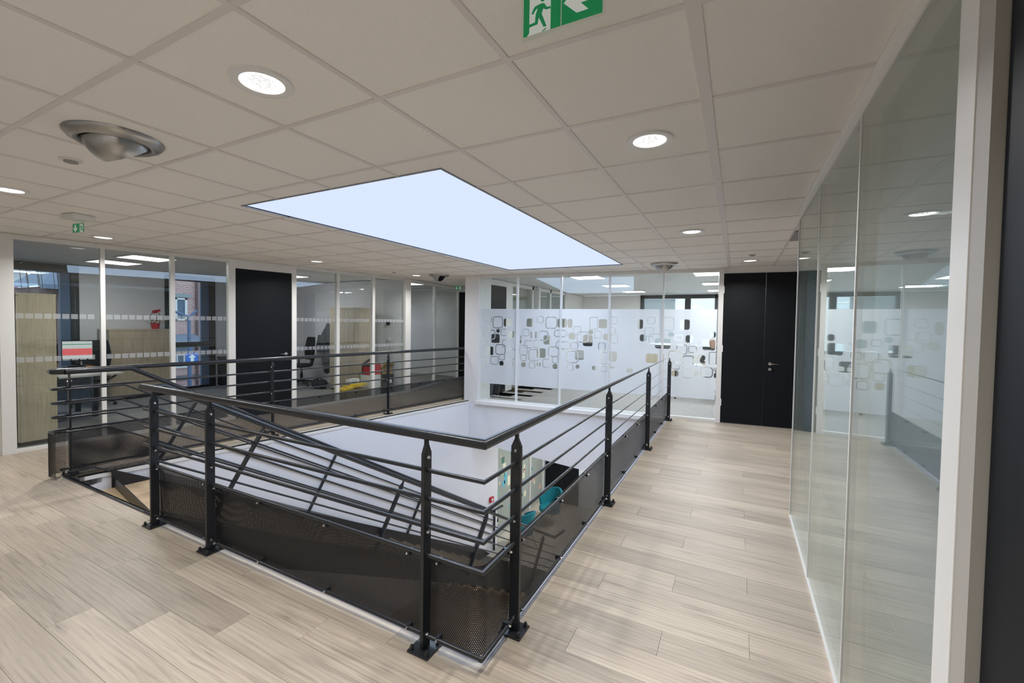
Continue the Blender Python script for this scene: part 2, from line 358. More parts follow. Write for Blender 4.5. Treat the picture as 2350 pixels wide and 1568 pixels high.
def minus(poly, hole):            # poly minus a convex ccw hole
    res = []
    for i, p in enumerate(hole):
        q = hole[(i + 1) % len(hole)]; a, b = q[1] - p[1], -(q[0] - p[0]); c = a * p[0] + b * p[1]
        outp = clip(poly, -a, -b, -c)
        if len(outp) > 2 and area(outp) > 1e-4: res.append(outp)
        poly = clip(poly, a, b, c)
        if len(poly) < 3: return res
    return res
# ================================================================ SETTING
LY = lambda y: y / math.cos(math.atan(TL))
# ---- floor with individual planks
floor = tag(MB().prism([(-7.2, -3.4), (5.2, -3.4), (5.2, 0.335), (-7.2, 0.335)], -0.35, -0.007)
            .prism([(0.345, 0.335), (5.2, 0.335), (5.2, 8.0), (0.345, 8.0)], -0.35, -0.007)
            .prism([(-7.2, 0.335), (XE(0.335) - 0.06, 0.335), (XE(6.05) - 0.06, 6.05), (XE(6.05) - 0.06, 9.2), (-7.2, 9.2)], -0.35, -0.007)
            .obj('floor', m_slab), 'grey oak plank floor around the open stairwell', 'floor', kind='structure')
hole = [(XR(0.3) + 0.03, 0.332), (0.347, 0.332), (0.347, 6.6), (XR(6.6) + 0.03, 6.6)]
def hall_region(poly):
    nx, ny = 1, -TL
    poly = clip(poly, -1, TL, -(XL(0) - 0.02))           # right of the left wall
    poly = clip(poly, 0, 1, 9.0)
    if len(poly) < 3: return []
    cx = sum(p[0] for p in poly) / len(poly)
    if cx > -2: poly = clip(poly, -TF, 1, 6.302 + TF + 0.03)
    if len(poly) < 3: return []
    cy = sum(p[1] for p in poly) / len(poly)
    poly = clip(poly, 1, 0, 1.76 if cy < 2.9 else 4.2)
    if len(poly) < 3 or area(poly) < 1e-3: return []
    return [p for p in minus(poly, hole) if area(p) > 1e-3]
full_plank = None
RW, PL, G = 0.19, 1.18, 0.0007
for k in range(-15, 43):
    y0 = 0.97 + RW * k; off = (1.43 + 0.393 * k) % PL
    if y0 > 8.9: continue
    x = -8 + (off - (-8)) % PL - PL
    while x < 4.2:
        rect = [(x + G, y0 + G), (x + PL - G, y0 + G), (x + PL - G, y0 + RW - G), (x + G, y0 + RW - G)]
        x += PL
        if rect[1][0] < -7 or (y0 > 6.5 and rect[0][0] > -3.4) or (y0 < -1.55): continue
        for pc in hall_region(rect):
            if abs(area(pc) - (PL - 2 * G) * (RW - 2 * G)) < 1e-4:
                if full_plank is None:
                    full_plank = MB().box(0, 0, -0.007, PL - 2 * G, RW - 2 * G, 0.0).obj('plank', m_plank, floor)
                    full_plank.location = (rect[0][0], rect[0][1], 0)
                else: share(full_plank, floor, (rect[0][0], rect[0][1], 0))
            else:
                MB().prism(pc, -0.007, 0.0).obj('plank', m_plank, floor)
# ---- edge strips of the stair void
tag(MB().box(XR(0.3) + 0.03, 0.332, -0.02, 0.332, 0.352, 0.001).box(0.318, 0.332, -0.02, 0.347, 6.38, 0.001).obj('trim_1', m_lav), 'pale grey edging along the front and right of the stairwell', 'trim', kind='structure')
t2 = tag(MB().prism([(XR(0.42) + 0.03, 0.42), (XE(0.42) - 0.012, 0.42), (XE(6.02) - 0.012, 6.02), (XR(6.02) + 0.03, 6.02)], -0.02, 0.002).obj('trim_2', m_cream), 'cream edging strip along the left of the stairwell', 'trim', kind='structure')
MB().prism([(XE(0.42) - 0.012, 0.42), (XE(0.42) - 0.004, 0.42), (XE(6.05) - 0.004, 6.05), (XE(6.05) - 0.012, 6.05)], -0.03, 0.004).obj('dark_edge', m_black, t2)
MB().prism([(XE(0.42) - 0.004, 0.42), (XE(0.42) + 0.012, 0.42), (XE(6.05) + 0.012, 6.05), (XE(6.05) - 0.004, 6.05)], -0.05, -0.012).obj('white_lip', m_white, t2)
# ---- walls of the void and the lower storey
tag(MB().prism([(XE(0.36), 0.36), (XE(6.97), 6.97), (XE(6.97) - 0.12, 6.97), (XE(0.36) - 0.12, 0.36)], ZL, -0.012).obj('wall_stairwell', m_plaster), 'white wall below the left railing beside the stairs', 'wall', kind='structure')
lint = [(XE(6.05), YF(XE(6.05)) - 0.03), (0.345, YF(0.345) - 0.03)]
mb = MB(); a, b = lint
mb.add([(a[0], a[1], -0.82), (b[0], b[1], -1.26), (b[0], b[1], -0.0), (a[0], a[1], -0.0), (a[0], a[1] + 0.2, -0.82), (b[0], b[1] + 0.2, -1.26), (b[0], b[1] + 0.2, 0), (a[0], a[1] + 0.2, 0)],
       [(0, 1, 2, 3), (7, 6, 5, 4), (0, 4, 5, 1), (3, 2, 6, 7), (0, 3, 7, 4), (1, 5, 6, 2)])
tag(mb.obj('wall_lintel', m_plaster), 'white lintel wall under the far frosted partition', 'wall', kind='structure')
tag(MB().box(0.345, 0.345, -1.2, 0.5, 6.4, -0.02).box(-4.5, 0.2, -0.6, 0.5, 0.345, -0.02).obj('wall_slab', m_plaster), 'white slab edges at the front and right of the stairwell', 'wall', kind='structure')
tag(MB().box(-7.5, -3.4, ZL - 0.1, 4.5, 13.2, ZL).obj('floor', m_lowfloor), 'beige floor of the storey below', 'floor', kind='structure')
tag(MB().box(4.4, -3.4, ZL, 4.5, 13, -0.36).box(-7.5, -3.4, ZL, 4.5, -3.3, -0.36).box(-7.5, -3.4, ZL, -7.4, 13, -0.36)
    .box(-7.5, 6.6, -0.5, 4.5, 13.1, -0.36).box(-7.5, 10.0, ZL, -3.36, 10.1, -0.36).box(-2.33, 10.0, ZL, -1.9, 10.1, -0.36).box(0.6, 10.0, ZL, 4.5, 10.1, -0.36)
    .obj('wall_lower', m_plaster), 'white walls of the storey below', 'wall', kind='structure')
# ---- ceiling: slab, tiles and grid bars
SK = (-2.255, 0.79, -0.27, 5.51)
ceil = tag(MB().box(-9.6, -3.4, 2.514, 5.2, SK[1], 2.62).box(-9.6, SK[3], 2.514, 5.2, 13.2, 2.62).box(-9.6, SK[1], 2.514, SK[0], SK[3], 2.62).box(SK[2], SK[1], 2.514, 5.2, SK[3], 2.62)
           .obj('ceiling', m_white), 'suspended ceiling of square white mineral tiles', 'ceiling', kind='structure')
def hall_ceil(poly):
    poly = clip(poly, -1, TL, -(XL(0) - 0.03))
    if len(poly) < 3: return []
    cx = sum(p[0] for p in poly) / len(poly)
    if cx > -3.3: poly = clip(poly, -TF, 1, 6.302 + TF + 0.02)
    if len(poly) < 3: return []
    cy = sum(p[1] for p in poly) / len(poly)
    poly = clip(poly, 1, 0, 1.76 if cy < 2.9 else 4.4)
    if len(poly) < 3: return []
    return minus(poly, [(SK[0], SK[1]), (SK[2], SK[1]), (SK[2], SK[3]), (SK[0], SK[3])])
T0 = 0.003; ft = None
for i in range(-11, 7):
    for j in range(-2, 15):
        x0, y0 = 0.6 * i, 0.6 * j
        if y0 > 6.4 and x0 > -3.7: continue
        if x0 > 1.7 and y0 < 2.4: continue
        rect = [(x0 + T0, y0 + T0), (x0 + 0.6 - T0, y0 + T0), (x0 + 0.6 - T0, y0 + 0.6 - T0), (x0 + T0, y0 + 0.6 - T0)]
        ps = hall_ceil(rect)
        for pc in ps:
            if area(pc) < 2e-3: continue
            if abs(area(pc) - 0.594 ** 2) < 1e-4:
                if ft is None:
                    ft = MB().box(0, 0, 2.5045, 0.594, 0.594, 2.513).obj('tile', m_tile, ceil); ft.location = (rect[0][0], rect[0][1], 0)
                else: share(ft, ceil, (rect[0][0], rect[0][1], 0))
            else: MB().prism(pc, 2.5045, 2.513).obj('tile', m_tile, ceil)
bw = 0.012
for i in range(-10, 4):
    x = 0.6 * i; w = 0.022 if i == 2 else bw
    y1 = 8.9 if x < -3.6 else YF(x)
    ya = -1.4
    if x < -5: ya = max(-1.4, (x + 5.536) / TL + 3 if x < XL(8.9) else -1.4); y1 = min(y1, (x + 5.536) / TL + 3); ya = -1.4
    segs = [(ya, y1)]
    if SK[0] < x < SK[2]: segs = [(ya, SK[1]), (SK[3], y1)]
    if i == 3: segs = [(2.95, y1)]
    for a, b in segs:
        if b - a > 0.05: MB().box(x - w, a, 2.4996, x + w, b, 2.513).obj('grid_bar', m_bar, ceil)
for j in range(-2, 15):
    y = 0.6 * j
    x1 = 1.755 if y < 2.9 else 4.2
    if y > 6.05: x1 = (y - 6.302) / TF - 1 if y < 6.55 else -3.5
    if y > 6.4: x1 = -3.5
    x0 = XL(y); segs = [(x0, x1)]
    if SK[1] < y < SK[3]: segs = [(x0, SK[0]), (SK[2], x1)]
    for a, b in segs: MB().box(a, y - bw, 2.5, b, y + bw, 2.513).obj('grid_bar', m_bar, ceil)
tag(MB().box(-6.4, -3.3, 2.492, XW, -3.2, 2.5).box(XW - 0.022, -3.2, 2.4985, XW, 2.95, 2.503).obj('trim_3', m_alu), 'thin white wall angle at the ceiling above the right glass wall', 'trim', kind='structure')
# ---- left glazed wall
th = math.atan(TL)
wall_l = thing('wall_left', 'white framed glass partition of the offices on the left', 'wall', (XL(0), 0, 0), -th, kind='structure')
L = lambda n, mb, m: mb.obj(n, m, wall_l, world=False)
L('plaster', MB().box(-0.1, LY(-3.3), 0, 0, LY(0.28), H), m_white)
posts = [(0.28, 0.39, 0.03), (1.12, 1.165, 0.0), (1.85, 1.9, 0.0), (2.575, 2.67, 0.012), (3.55, 3.63, 0.012), (4.40, 4.46, 0.0), (5.19, 5.25, 0.0), (6.03, 6.17, 0.02)]
for a, b, pr in posts: L('mullion', MB().box(-0.075, LY(a), 0, pr, LY(b), H), m_alu)
L('top_rail', MB().box(-0.07, LY(0.39), 2.445, 0.004, LY(2.575), H).box(-0.07, LY(3.63), 2.455, 0.004, LY(6.03), H), m_alu)
L('bottom_rail', MB().box(-0.07, LY(0.39), 0, 0.004, LY(2.575), 0.035).box(-0.07, LY(3.63), 0, 0.004, LY(6.03), 0.035), m_alu)
L('door_head', MB().box(-0.075, LY(2.67), 2.365, 0.012, LY(3.55), H), m_alu)
bays = [(0.39, 1.12), (1.165, 1.85), (1.9, 2.575), (3.63, 4.40), (4.46, 5.19), (5.25, 6.03)]
for a, b in bays:
    L('pane', MB().box(-0.04, LY(a), 0.03, -0.03, LY(b), 2.45), m_glass)
    mb = MB(); y = LY(a) + 0.012
    while y + 0.06 < LY(b):
        for z in (1.035, 1.545): mb.add([(-0.0285, y, z), (-0.0285, y + 0.062, z), (-0.0285, y + 0.062, z + 0.06), (-0.0285, y, z + 0.06)], [(0, 1, 2, 3)])
        y += 0.076
    o = L('film_squares', mb, m_dots); o['kind'] = 'stuff'
# gradient glass beyond the bend, towards the corridor end
pb = [(-5.07, 6.16), (-5.30, 7.35), (-5.50, 8.68)]
wall_c = thing('wall_corridor', 'glass corridor partition with a bluish gradient film behind the left railing', 'wall', (pb[0][0], pb[0][1], 0), 0, kind='structure')
for k in range(2):
    a, b = Vector((*pb[k], 0)), Vector((*pb[k + 1], 0)); d = (b - a).normalized(); nn = Vector((d.y, -d.x, 0)); mid = (a + b) / 2; hl = (b - a).length / 2
    MB().obox(mid + Vector((0, 0, 1.24)), d * (hl - 0.02), nn * 0.005, Vector((0, 0, 1.2))).obj('pane', m_glass, wall_c)
    q = [a + d * 0.02 + nn * 0.008, b - d * 0.02 + nn * 0.008]
    MB().add([(*q[0][:2], 0.04), (*q[1][:2], 0.04), (*q[1][:2], 2.44), (*q[0][:2], 2.44)], [(0, 1, 2, 3)]).obj('film', m_grad, wall_c)
    MB().obox(b + Vector((0, 0, 1.25)), d * 0.028, nn * 0.03, Vector((0, 0, 1.25))).obj('mullion', m_alu, wall_c)
    MB().obox(mid + Vector((0, 0, 2.47)), d * hl, nn * 0.03, Vector((0, 0, 0.03))).obj('top_rail', m_alu, wall_c)
    MB().obox(mid + Vector((0, 0, 0.02)), d * hl, nn * 0.03, Vector((0, 0, 0.02))).obj('bottom_rail', m_alu, wall_c)
tag(MB().box(-9.6, 9.0, 0, -5.72, 9.1, H).box(-4.75, 9.0, 0, -3.2, 9.1, H).box(-5.72, 9.0, 2.42, -4.75, 9.1, H).obj('wall_end', m_white), 'white wall closing the corridor behind the left railing', 'wall', kind='structure')
d4 = thing('door_4', 'narrow sight of a charcoal door at the corridor end', 'door', (-5.2, 9.0, 0), kind='structure')
MB().box(-5.70, 8.985, 0, -4.77, 9.03, 2.41).obj('leaf', m_door, d4)
MB().box(-5.78, 8.97, 0, -5.70, 9.04, 2.47).box(-4.77, 8.97, 0, -4.7, 9.04, 2.47).box(-5.70, 8.97, 2.41, -4.77, 9.04, 2.47).obj('door_frame', m_alu, d4)
# ---- far wall: frosted glass
tf = math.atan(TF); FO = (-3.2, YF(-3.2), 0)
wall_f = thing('wall_far', 'far glass partition with a frosted film cut with rounded squares', 'wall', FO, tf, kind='structure')
F = lambda n, mb, m: mb.obj(n, m, wall_f, world=False)
ub = [0.03, 0.79, 1.655, 2.535, 3.435, 4.275]
F('mullion', MB().box(-0.04, 0, 0, 0.03, 0.07, H), m_alu)
for u in ub[1:5]: F('mullion', MB().box(u - 0.017, 0.002, 0, u + 0.017, 0.06, H), m_alu)
F('mullion', MB().box(4.275, -0.012, 0, 4.345, 0.09, H), m_alu)
F('top_rail', MB().box(0.03, 0, 2.445, 4.275, 0.06, H), m_alu)
F('bottom_rail', MB().box(0.03, -0.012, 0, 4.275, 0.06, 0.045), m_alu)
F('sill', MB().box(-0.03, -0.11, -0.05, 3.46, 0.0, 0.012), m_white)
RINGS=[(0.124,1.693,0.247,1.576),(0.283,1.686,0.486,1.466),(0.083,1.516,0.221,1.378),(0.152,1.421,0.328,1.241),(0.458,1.444,0.577,1.321),(0.048,1.228,0.157,1.121),(0.489,1.236,0.645,1.098),(0.349,1.141,0.55,0.948),(0.031,1.077,0.18,0.866),(0.242,0.899,0.397,0.749),(0.423,0.955,0.537,0.843),(0.581,1.062,0.774,0.862),(0.01,0.832,0.09,0.715),(0.589,0.828,0.712,0.713),(0.914,1.453,1.034,1.324),(1.2,1.698,1.316,1.582),(1.366,1.687,1.576,1.478),(1.227,1.422,1.409,1.25),(1.534,1.445,1.771,1.327),(0.95,1.237,1.1,1.098),(1.12,1.242,1.237,1.111),(0.851,1.144,1.008,0.962),(0.873,0.952,0.992,0.847),(1.038,1.07,1.25,0.859),(1.047,0.828,1.164,0.711),(1.32,0.896,1.461,0.744),(1.572,1.235,1.844,1.1),(1.428,1.134,1.629,0.955),(1.505,0.95,1.614,0.835),(1.858,1.228,1.981,1.108),(1.895,1.522,2.036,1.37),(1.966,1.423,2.166,1.238),(1.777,1.064,1.986,0.857),(1.787,0.82,1.901,0.706),(2.284,1.448,2.407,1.317),(2.193,1.694,2.332,1.476),(2.359,1.239,2.473,1.086),(2.412,1.062,2.601,0.856),(2.417,0.82,2.516,0.722),(2.548,1.702,2.672,1.58),(2.517,1.515,2.65,1.376),(2.571,1.423,2.688,1.236),(3.189,1.707,3.306,1.585),(3.144,1.522,3.286,1.375),(3.212,1.42,3.402,1.259),(3.594,0.948,3.714,0.832),(3.449,1.701,3.608,1.48),(3.665,1.242,3.82,1.089),(3.847,1.227,3.968,1.12),(3.755,1.061,3.979,0.851),(3.765,0.818,3.891,0.696),(4.046,0.888,4.218,0.725),(4.162,1.14,4.326,0.935),(4.238,0.947,4.329,0.829),(3.955,1.343,4.044,1.234),(3.538,1.136,3.727,0.942),(3.634,1.409,3.752,1.32)]
FILLS=[(0.511,1.653,0.676,1.496),(0.354,1.447,0.431,1.37),(0.25,1.348,0.429,1.169),(0.055,1.405,0.116,1.288),(0.113,1.097,0.295,0.924),(0.132,0.837,0.21,0.757),(0.429,0.82,0.52,0.729),(0.983,1.658,1.115,1.499),(1.068,1.41,1.106,1.284),(1.157,1.412,1.19,1.286),(1.325,1.344,1.462,1.173),(0.853,1.332,0.883,1.175),(1.193,1.097,1.371,0.919),(0.884,0.82,0.976,0.727),(1.202,0.831,1.278,0.755),(1.512,0.817,1.603,0.722),(1.59,1.66,1.774,1.499),(0.613,1.413,0.735,1.278),(1.808,1.406,1.932,1.285),(2.073,1.371,2.249,1.168),(1.931,1.093,2.095,0.913),(1.945,0.823,2.021,0.749),(2.351,1.66,2.5,1.497),(2.44,1.398,2.522,1.284),(2.556,1.09,2.682,0.909),(2.566,0.823,2.633,0.787),(3.025,1.663,3.112,1.5),(3.064,1.404,3.174,1.286),(3.316,1.342,3.563,1.171),(3.175,1.075,3.366,0.916),(2.171,1.464,2.254,1.384),(2.855,0.803,2.963,0.73),(2.247,0.816,2.339,0.739),(1.785,1.654,1.872,1.494),(3.701,1.67,3.856,1.498),(3.797,1.409,3.918,1.284),(3.526,1.453,3.611,1.375),(4.06,1.346,4.246,1.168),(4.165,1.475,4.252,1.376),(3.916,1.084,4.105,0.911),(3.593,0.809,3.698,0.709),(3.93,0.815,4.012,0.741),(4.241,0.804,4.303,0.709),(3.432,1.077,3.46,0.921)]

def film_value(U, Z):
    h = np.zeros_like(U)
    def sd(u0, z1, u1, z0, rr):
        cu, cz, hu, hz = (u0 + u1) / 2, (z0 + z1) / 2, (u1 - u0) / 2, (z1 - z0) / 2
        rr = min(rr, hu * 0.95, hz * 0.95); qx = np.abs(U - cu) - hu + rr; qz = np.abs(Z - cz) - hz + rr
        return np.hypot(np.maximum(qx, 0), np.maximum(qz, 0)) + np.minimum(np.maximum(qx, qz), 0) - rr
    for r in FILLS:
        c = np.clip(0.5 - sd(*r, 0.035) / 0.006, 0, 1); h = h + c - 2 * h * c
    for r in RINGS:
        big = (r[2] - r[0]) > 0.17; w = 0.0065 if big else 0.0045
        c = np.clip(0.5 - (np.abs(sd(*r, 0.05 if big else 0.03)) - w) / 0.006, 0, 1); h = h + c - 2 * h * c
    return 1 - h
for k in range(5):
    ua, ue = ub[k] + (0.012 if k else 0.0), ub[k + 1] - 0.012
    F('pane', MB().box(ua, 0.025, 0.04, ue, 0.035, 2.45), m_glass)
    nu, nz = int((ue - ua) / 0.0066), int(1.48 / 0.0066)
    us = np.linspace(ua, ue, nu + 1); zs = np.linspace(0.36, 1.84, nz + 1); U, Z = np.meshgrid(us, zs)
    val = film_value(U, Z)
    vs = np.stack([U.ravel(), np.full(U.size, 0.02), Z.ravel()], 1)
    i0 = (np.arange(nz)[:, None] * (nu + 1) + np.arange(nu)[None, :]).ravel()
    fs = np.stack([i0, i0 + 1, i0 + nu + 2, i0 + nu + 1], 1)
    me = bpy.data.meshes.new('film'); me.from_pydata(vs.tolist(), [], fs.tolist()); me.materials.append(m_film)
    at = me.attributes.new('film', 'FLOAT', 'POINT'); at.data.foreach_set('value', val.ravel().astype(np.float32))
    fo = bpy.data.objects.new('film', me); COL.objects.link(fo); fo.parent = wall_f
# column between corridor and far glazing
tag(MB().prism([(-3.5, 6.0), (-3.2, 6.035), (-3.16, 6.45), (-3.46, 6.45)], -0.02, H).obj('trim_4', m_white), 'white pillar at the left end of the far frosted partition', 'trim', kind='structure')
# header above the far door and wall to the right of it
tag(MB().prism([(1.05, YF(1.05) + 0.01), (2.6, YF(2.6) + 0.01), (2.6, YF(2.6) + 0.12), (1.05, YF(1.05) + 0.12)], 2.42, H)
    .prism([(2.55, YF(2.55) + 0.01), (5.2, YF(5.2) + 0.01), (5.2, YF(5.2) + 0.12), (2.55, YF(2.55) + 0.12)], 0, H).obj('wall_north', m_white), 'white wall above and right of the far charcoal double door', 'wall', kind='structure')
d2 = thing('door_2', 'tall charcoal double door at the end of the right walkway', 'door', (1.12, YF(1.12), 0), tf, kind='structure')
D = lambda n, mb, m, p=d2: mb.obj(n, m, p, world=False)
D('leaf', MB().box(0.004, 0.0, 0.008, 0.592, 0.045, 2.415), m_door)
lf = D('leaf', MB().box(0.598, 0.0, 0.008, 1.40, 0.045, 2.415), m_door)
D('door_frame', MB().box(1.402, -0.012, 0, 1.46, 0.06, H), m_alu)
hd = MB().lathe([(0.0, 0.0), (0.026, 0.0), (0.026, 0.012), (0.0, 0.012)], (0.68, 0, 0.99), (0, -1, 0), 20).tube([(0.68, -0.01, 0.99), (0.68, -0.05, 0.99), (0.805, -0.05, 0.99)], 0.0095, 12).obj('handle', m_chrome, lf, world=False)
MB().lathe([(0.0, 0.0), (0.024, 0.0), (0.024, 0.011), (0.012, 0.011), (0.012, 0.02), (0, 0.02)], (0.68, 0, 0.905), (0, -1, 0), 20).obj('lock', m_chrome, lf, world=False)
for z in (0.28, 1.15, 2.1): D('hinge', MB().box(-0.008, -0.014, z, 0.014, 0.004, z + 0.11), m_alu)
# ---- left door
d1 = thing('door_1', 'charcoal office door in the left glass partition', 'door', (XL(2.67), 2.67, 0), -th, kind='structure')
l1 = MB().box(-0.05, 0.006, 0.008, -0.004, LY(0.874), 2.36).obj('leaf', m_door, d1, world=False)
yh = LY(0.78)
MB().lathe([(0, 0), (0.026, 0), (0.026, 0.012), (0, 0.012)], (-0.004, yh, 0.99), (1, 0, 0), 20).tube([(0, yh, 0.99), (0.045, yh, 0.99), (0.045, yh - 0.13, 0.99)], 0.0095, 12).obj('handle', m_chrome, l1, world=False)
# ---- right glass wall
wall_r = thing('wall_right', 'tall glass partition on the right mirroring the hall', 'wall', (XW, 0, 0), kind='structure')
Rr = lambda n, mb, m: mb.obj(n, m, wall_r)
for a, b in ((-0.04, 0.90), (0.91, 1.90), (1.91, 2.93)):
    Rr('pane', MB().box(XW + 0.004, a, 0.012, XW + 0.014, b, 2.447), m_glass)
    Rr('pane', MB().box(XW + 0.066, a, 0.012, XW + 0.076, b, 2.447), m_glass)
    q = MB().add([(XW + 0.064, a, 0.02), (XW + 0.064, b, 0.02), (XW + 0.064, b, 2.445), (XW + 0.064, a, 2.445)], [(0, 1, 2, 3)]).obj('film', m_grad, wall_r)
for y in (0.905, 1.905): Rr('joint', MB().box(XW + 0.0, y - 0.006, 0.012, XW + 0.078, y + 0.006, 2.447), m_alu)
Rr('mullion', MB().box(XW, 2.93, 0, XW + 0.08, 2.955, 2.47), m_alu)
Rr('top_rail', MB().box(XW - 0.002, -0.04, 2.447, XW + 0.08, 2.95, 2.5), m_alu)
Rr('bottom_rail', MB().box(XW - 0.002, -0.04, 0, XW + 0.08, 2.93, 0.014), m_alu)
Rr('mullion', MB().box(XW - 0.008, -0.125, 0, XW + 0.08, -0.04, H), m_alu)
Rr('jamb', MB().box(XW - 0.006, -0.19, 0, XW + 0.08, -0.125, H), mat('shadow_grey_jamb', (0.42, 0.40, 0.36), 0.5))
Rr('plaster', MB().box(XW, -3.3, 0, XW + 0.1, -1.16, H).box(XW, -1.16, 2.42, XW + 0.1, -0.19, H), m_white)
d3 = thing('door_3', 'charcoal door at the right edge beside the glass partition', 'door', (XW, -0.2, 0), kind='structure')
MB().box(XW + 0.012, -1.15, 0.006, XW + 0.06, -0.2, 2.415).obj('leaf', m_door, d3)
Rg = thing('wall_east', 'grey walls of the unlit office behind the right glass', 'wall', (3, 0, 0), kind='structure')
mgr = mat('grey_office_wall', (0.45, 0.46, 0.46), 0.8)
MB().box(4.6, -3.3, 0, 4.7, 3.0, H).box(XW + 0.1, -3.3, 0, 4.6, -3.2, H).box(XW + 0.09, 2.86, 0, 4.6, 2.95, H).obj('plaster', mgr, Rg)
MB().box(XW + 0.08, -3.2, -0.006, 4.6, 2.86, 0.001).obj('carpet', m_carpet2, Rg)
tag(MB().box(-6.5, -3.4, 0, 1.9, -3.3, H).obj('wall_back', m_white), 'white wall behind the viewpoint', 'wall', kind='structure')
tag(MB().box(4.2, 2.95, 0, 4.3, 7.0, H).obj('wall_side', m_white), 'white wall closing the passage beyond the right glass', 'wall', kind='structure')
# ---- far office shell
fo = tag(MB().box(-6.0, 13.0, 0, -1.42, 13.12, H).box(-1.42, 13.0, 0, 0.84, 13.12, 0.85).box(0.84, 13.0, 0, 2.6, 13.12, H).box(2.3, 6.75, 0, 2.4, 13.0, H).obj('wall_office', m_white), 'white back wall of the far office', 'wall', kind='structure')
tag(MB().prism([(-3.4, 6.1), (5.2, 6.95), (5.2, 13.1), (-6, 13.1), (-6, 9.1), (-3.4, 9.1)], -0.35, 0.0).obj('floor', m_carpet2), 'pale carpet of the far office behind the frosted glass', 'floor', kind='structure')
mb = MB()
for a, b, z0, z1 in ((6.45, 6.36, 0, H), (7.42, 7.75, 0, H), (6.36, 7.42, 2.38, H), (7.75, 11.3, 2.42, H), (8.85, 8.95, 0, H), (10.05, 10.15, 0, H), (11.25, 11.7, 0, H), (11.7, 13.0, 0, H)):
    mb.box(-3.42, a, z0, -3.32, b, z1)
tag(mb.obj('wall_inner', m_white), 'white side wall with openings inside the far office', 'wall', kind='structure')
d5 = thing('door_5', 'charcoal door seen above and below the frosted film', 'door', (-3.34, 6.4, 0), kind='structure')
MB().box(-3.36, 6.38, 0.008, -3.31, 7.41, 2.37).obj('leaf', m_door, d5)
wi = thing('window_3', 'inner glazed screen on the left of the far office', 'window', (-3.36, 9, 0), kind='structure')
for a, b in ((7.75, 8.85), (8.95, 10.05), (10.15, 11.25)): MB().box(-3.375, a, 0, -3.365, b, 2.42).obj('pane', m_glass, wi)
w4 = thing('window_4', 'dark framed window at the back of the far office', 'window', (-0.3, 13, 0), kind='structure')
MB().box(-1.42, 12.97, 0.85, -1.3, 13.1, H).box(0.72, 12.97, 0.85, 0.84, 13.1, H).box(-1.42, 12.97, 2.38, 0.84, 13.1, 2.5).box(-0.1, 12.97, 0.85, 0.06, 13.1, 2.38).box(-1.42, 12.97, 0.85, 0.84, 13.1, 0.93).obj('window_frame', m_frame, w4)
MB().box(-1.3, 13.03, 0.93, -0.1, 13.04, 2.38).obj('pane', m_wglass, w4); MB().box(0.06, 13.03, 0.93, 0.72, 13.04, 2.38).obj('pane', m_wglass, w4)
MB().box(-1.28, 13.01, 1.0, -0.38, 13.016, 2.37).obj('blind', frost_mat('grey_screen_blind', 'flat', 0.75, (0.62, 0.66, 0.66)), w4)
# ---- left offices shell
ww = tag(MB().box(-9.55, -3.3, 0, -9.4, 0.45, H).box(-9.55, 2.05, 0, -9.4, 3.42, H).box(-9.55, 4.43, 0, -9.4, 9.1, H).box(-9.55, -3.4, 0, -6.2, -3.3, H).obj('wall_west', m_plaster), 'pale outer wall of the left offices', 'wall', kind='structure')
tag(MB().prism([(XL(-3.3), -3.3), (XL(6.1), 6.1), (-5.1, 6.2), (-5.5, 9.0), (-9.5, 9.0), (-9.5, -3.3)], -0.35, -0.001).obj('floor', m_carpet), 'grey carpet of the left offices', 'floor', kind='structure')
tag(MB().prism([(XL(3.56) - 0.03, 3.56), (XL(3.62) - 0.03, 3.62), (-9.4, 5.12), (-9.4, 5.06)], 0, H).prism([(-5.12, 6.08), (-5.1, 6.16), (-9.4, 6.4), (-9.4, 6.3)], 0, H).obj('wall_partition', m_plaster), 'white dividing walls between the left offices', 'wall', kind='structure')
w1 = thing('window_1', 'dark framed window behind the tall beige cabinet', 'window', (-9.45, 1.2, 0), kind='structure')
MB().box(-9.5, 0.45, 2.355, -9.38, 2.05, 2.5).box(-9.5, 1.935, 0, -9.38, 2.05, 2.36).box(-9.5, 0.45, 0, -9.38, 2.05, 0.1).box(-9.5, 0.45, 0, -9.38, 0.53, 2.36).obj('window_frame', m_frame, w1)
MB().box(-9.46, 1.80, 0.1, -9.40, 1.935, 2.355).obj('sash', m_blueg, w1)
MB().box(-9.455, 0.53, 0.1, -9.445, 1.8, 2.355).obj('pane', m_wglass, w1)
w2 = thing('window_2', 'tall dark framed window facing the brick building', 'window', (-9.45, 3.9, 0), kind='structure')
MB().box(-9.5, 3.42, 2.385, -9.38, 4.43, 2.5).box(-9.5, 4.30, 0, -9.38, 4.43, 2.385).box(-9.5, 3.42, 0, -9.38, 3.50, 2.385).box(-9.5, 3.5, 0.93, -9.38, 4.3, 1.04).box(-9.5, 3.5, 0, -9.38, 4.3, 0.05).obj('window_frame', m_frame, w2)
MB().box(-9.46, 4.13, 0.05, -9.40, 4.3, 0.93).box(-9.46, 4.13, 1.04, -9.40, 4.3, 2.385).obj('sash', m_blueg, w2)
for z0, z1 in ((0.05, 0.93), (1.04, 2.385)): MB().box(-9.455, 3.5, z0, -9.445, 4.13, z1).obj('pane', m_wglass, w2)
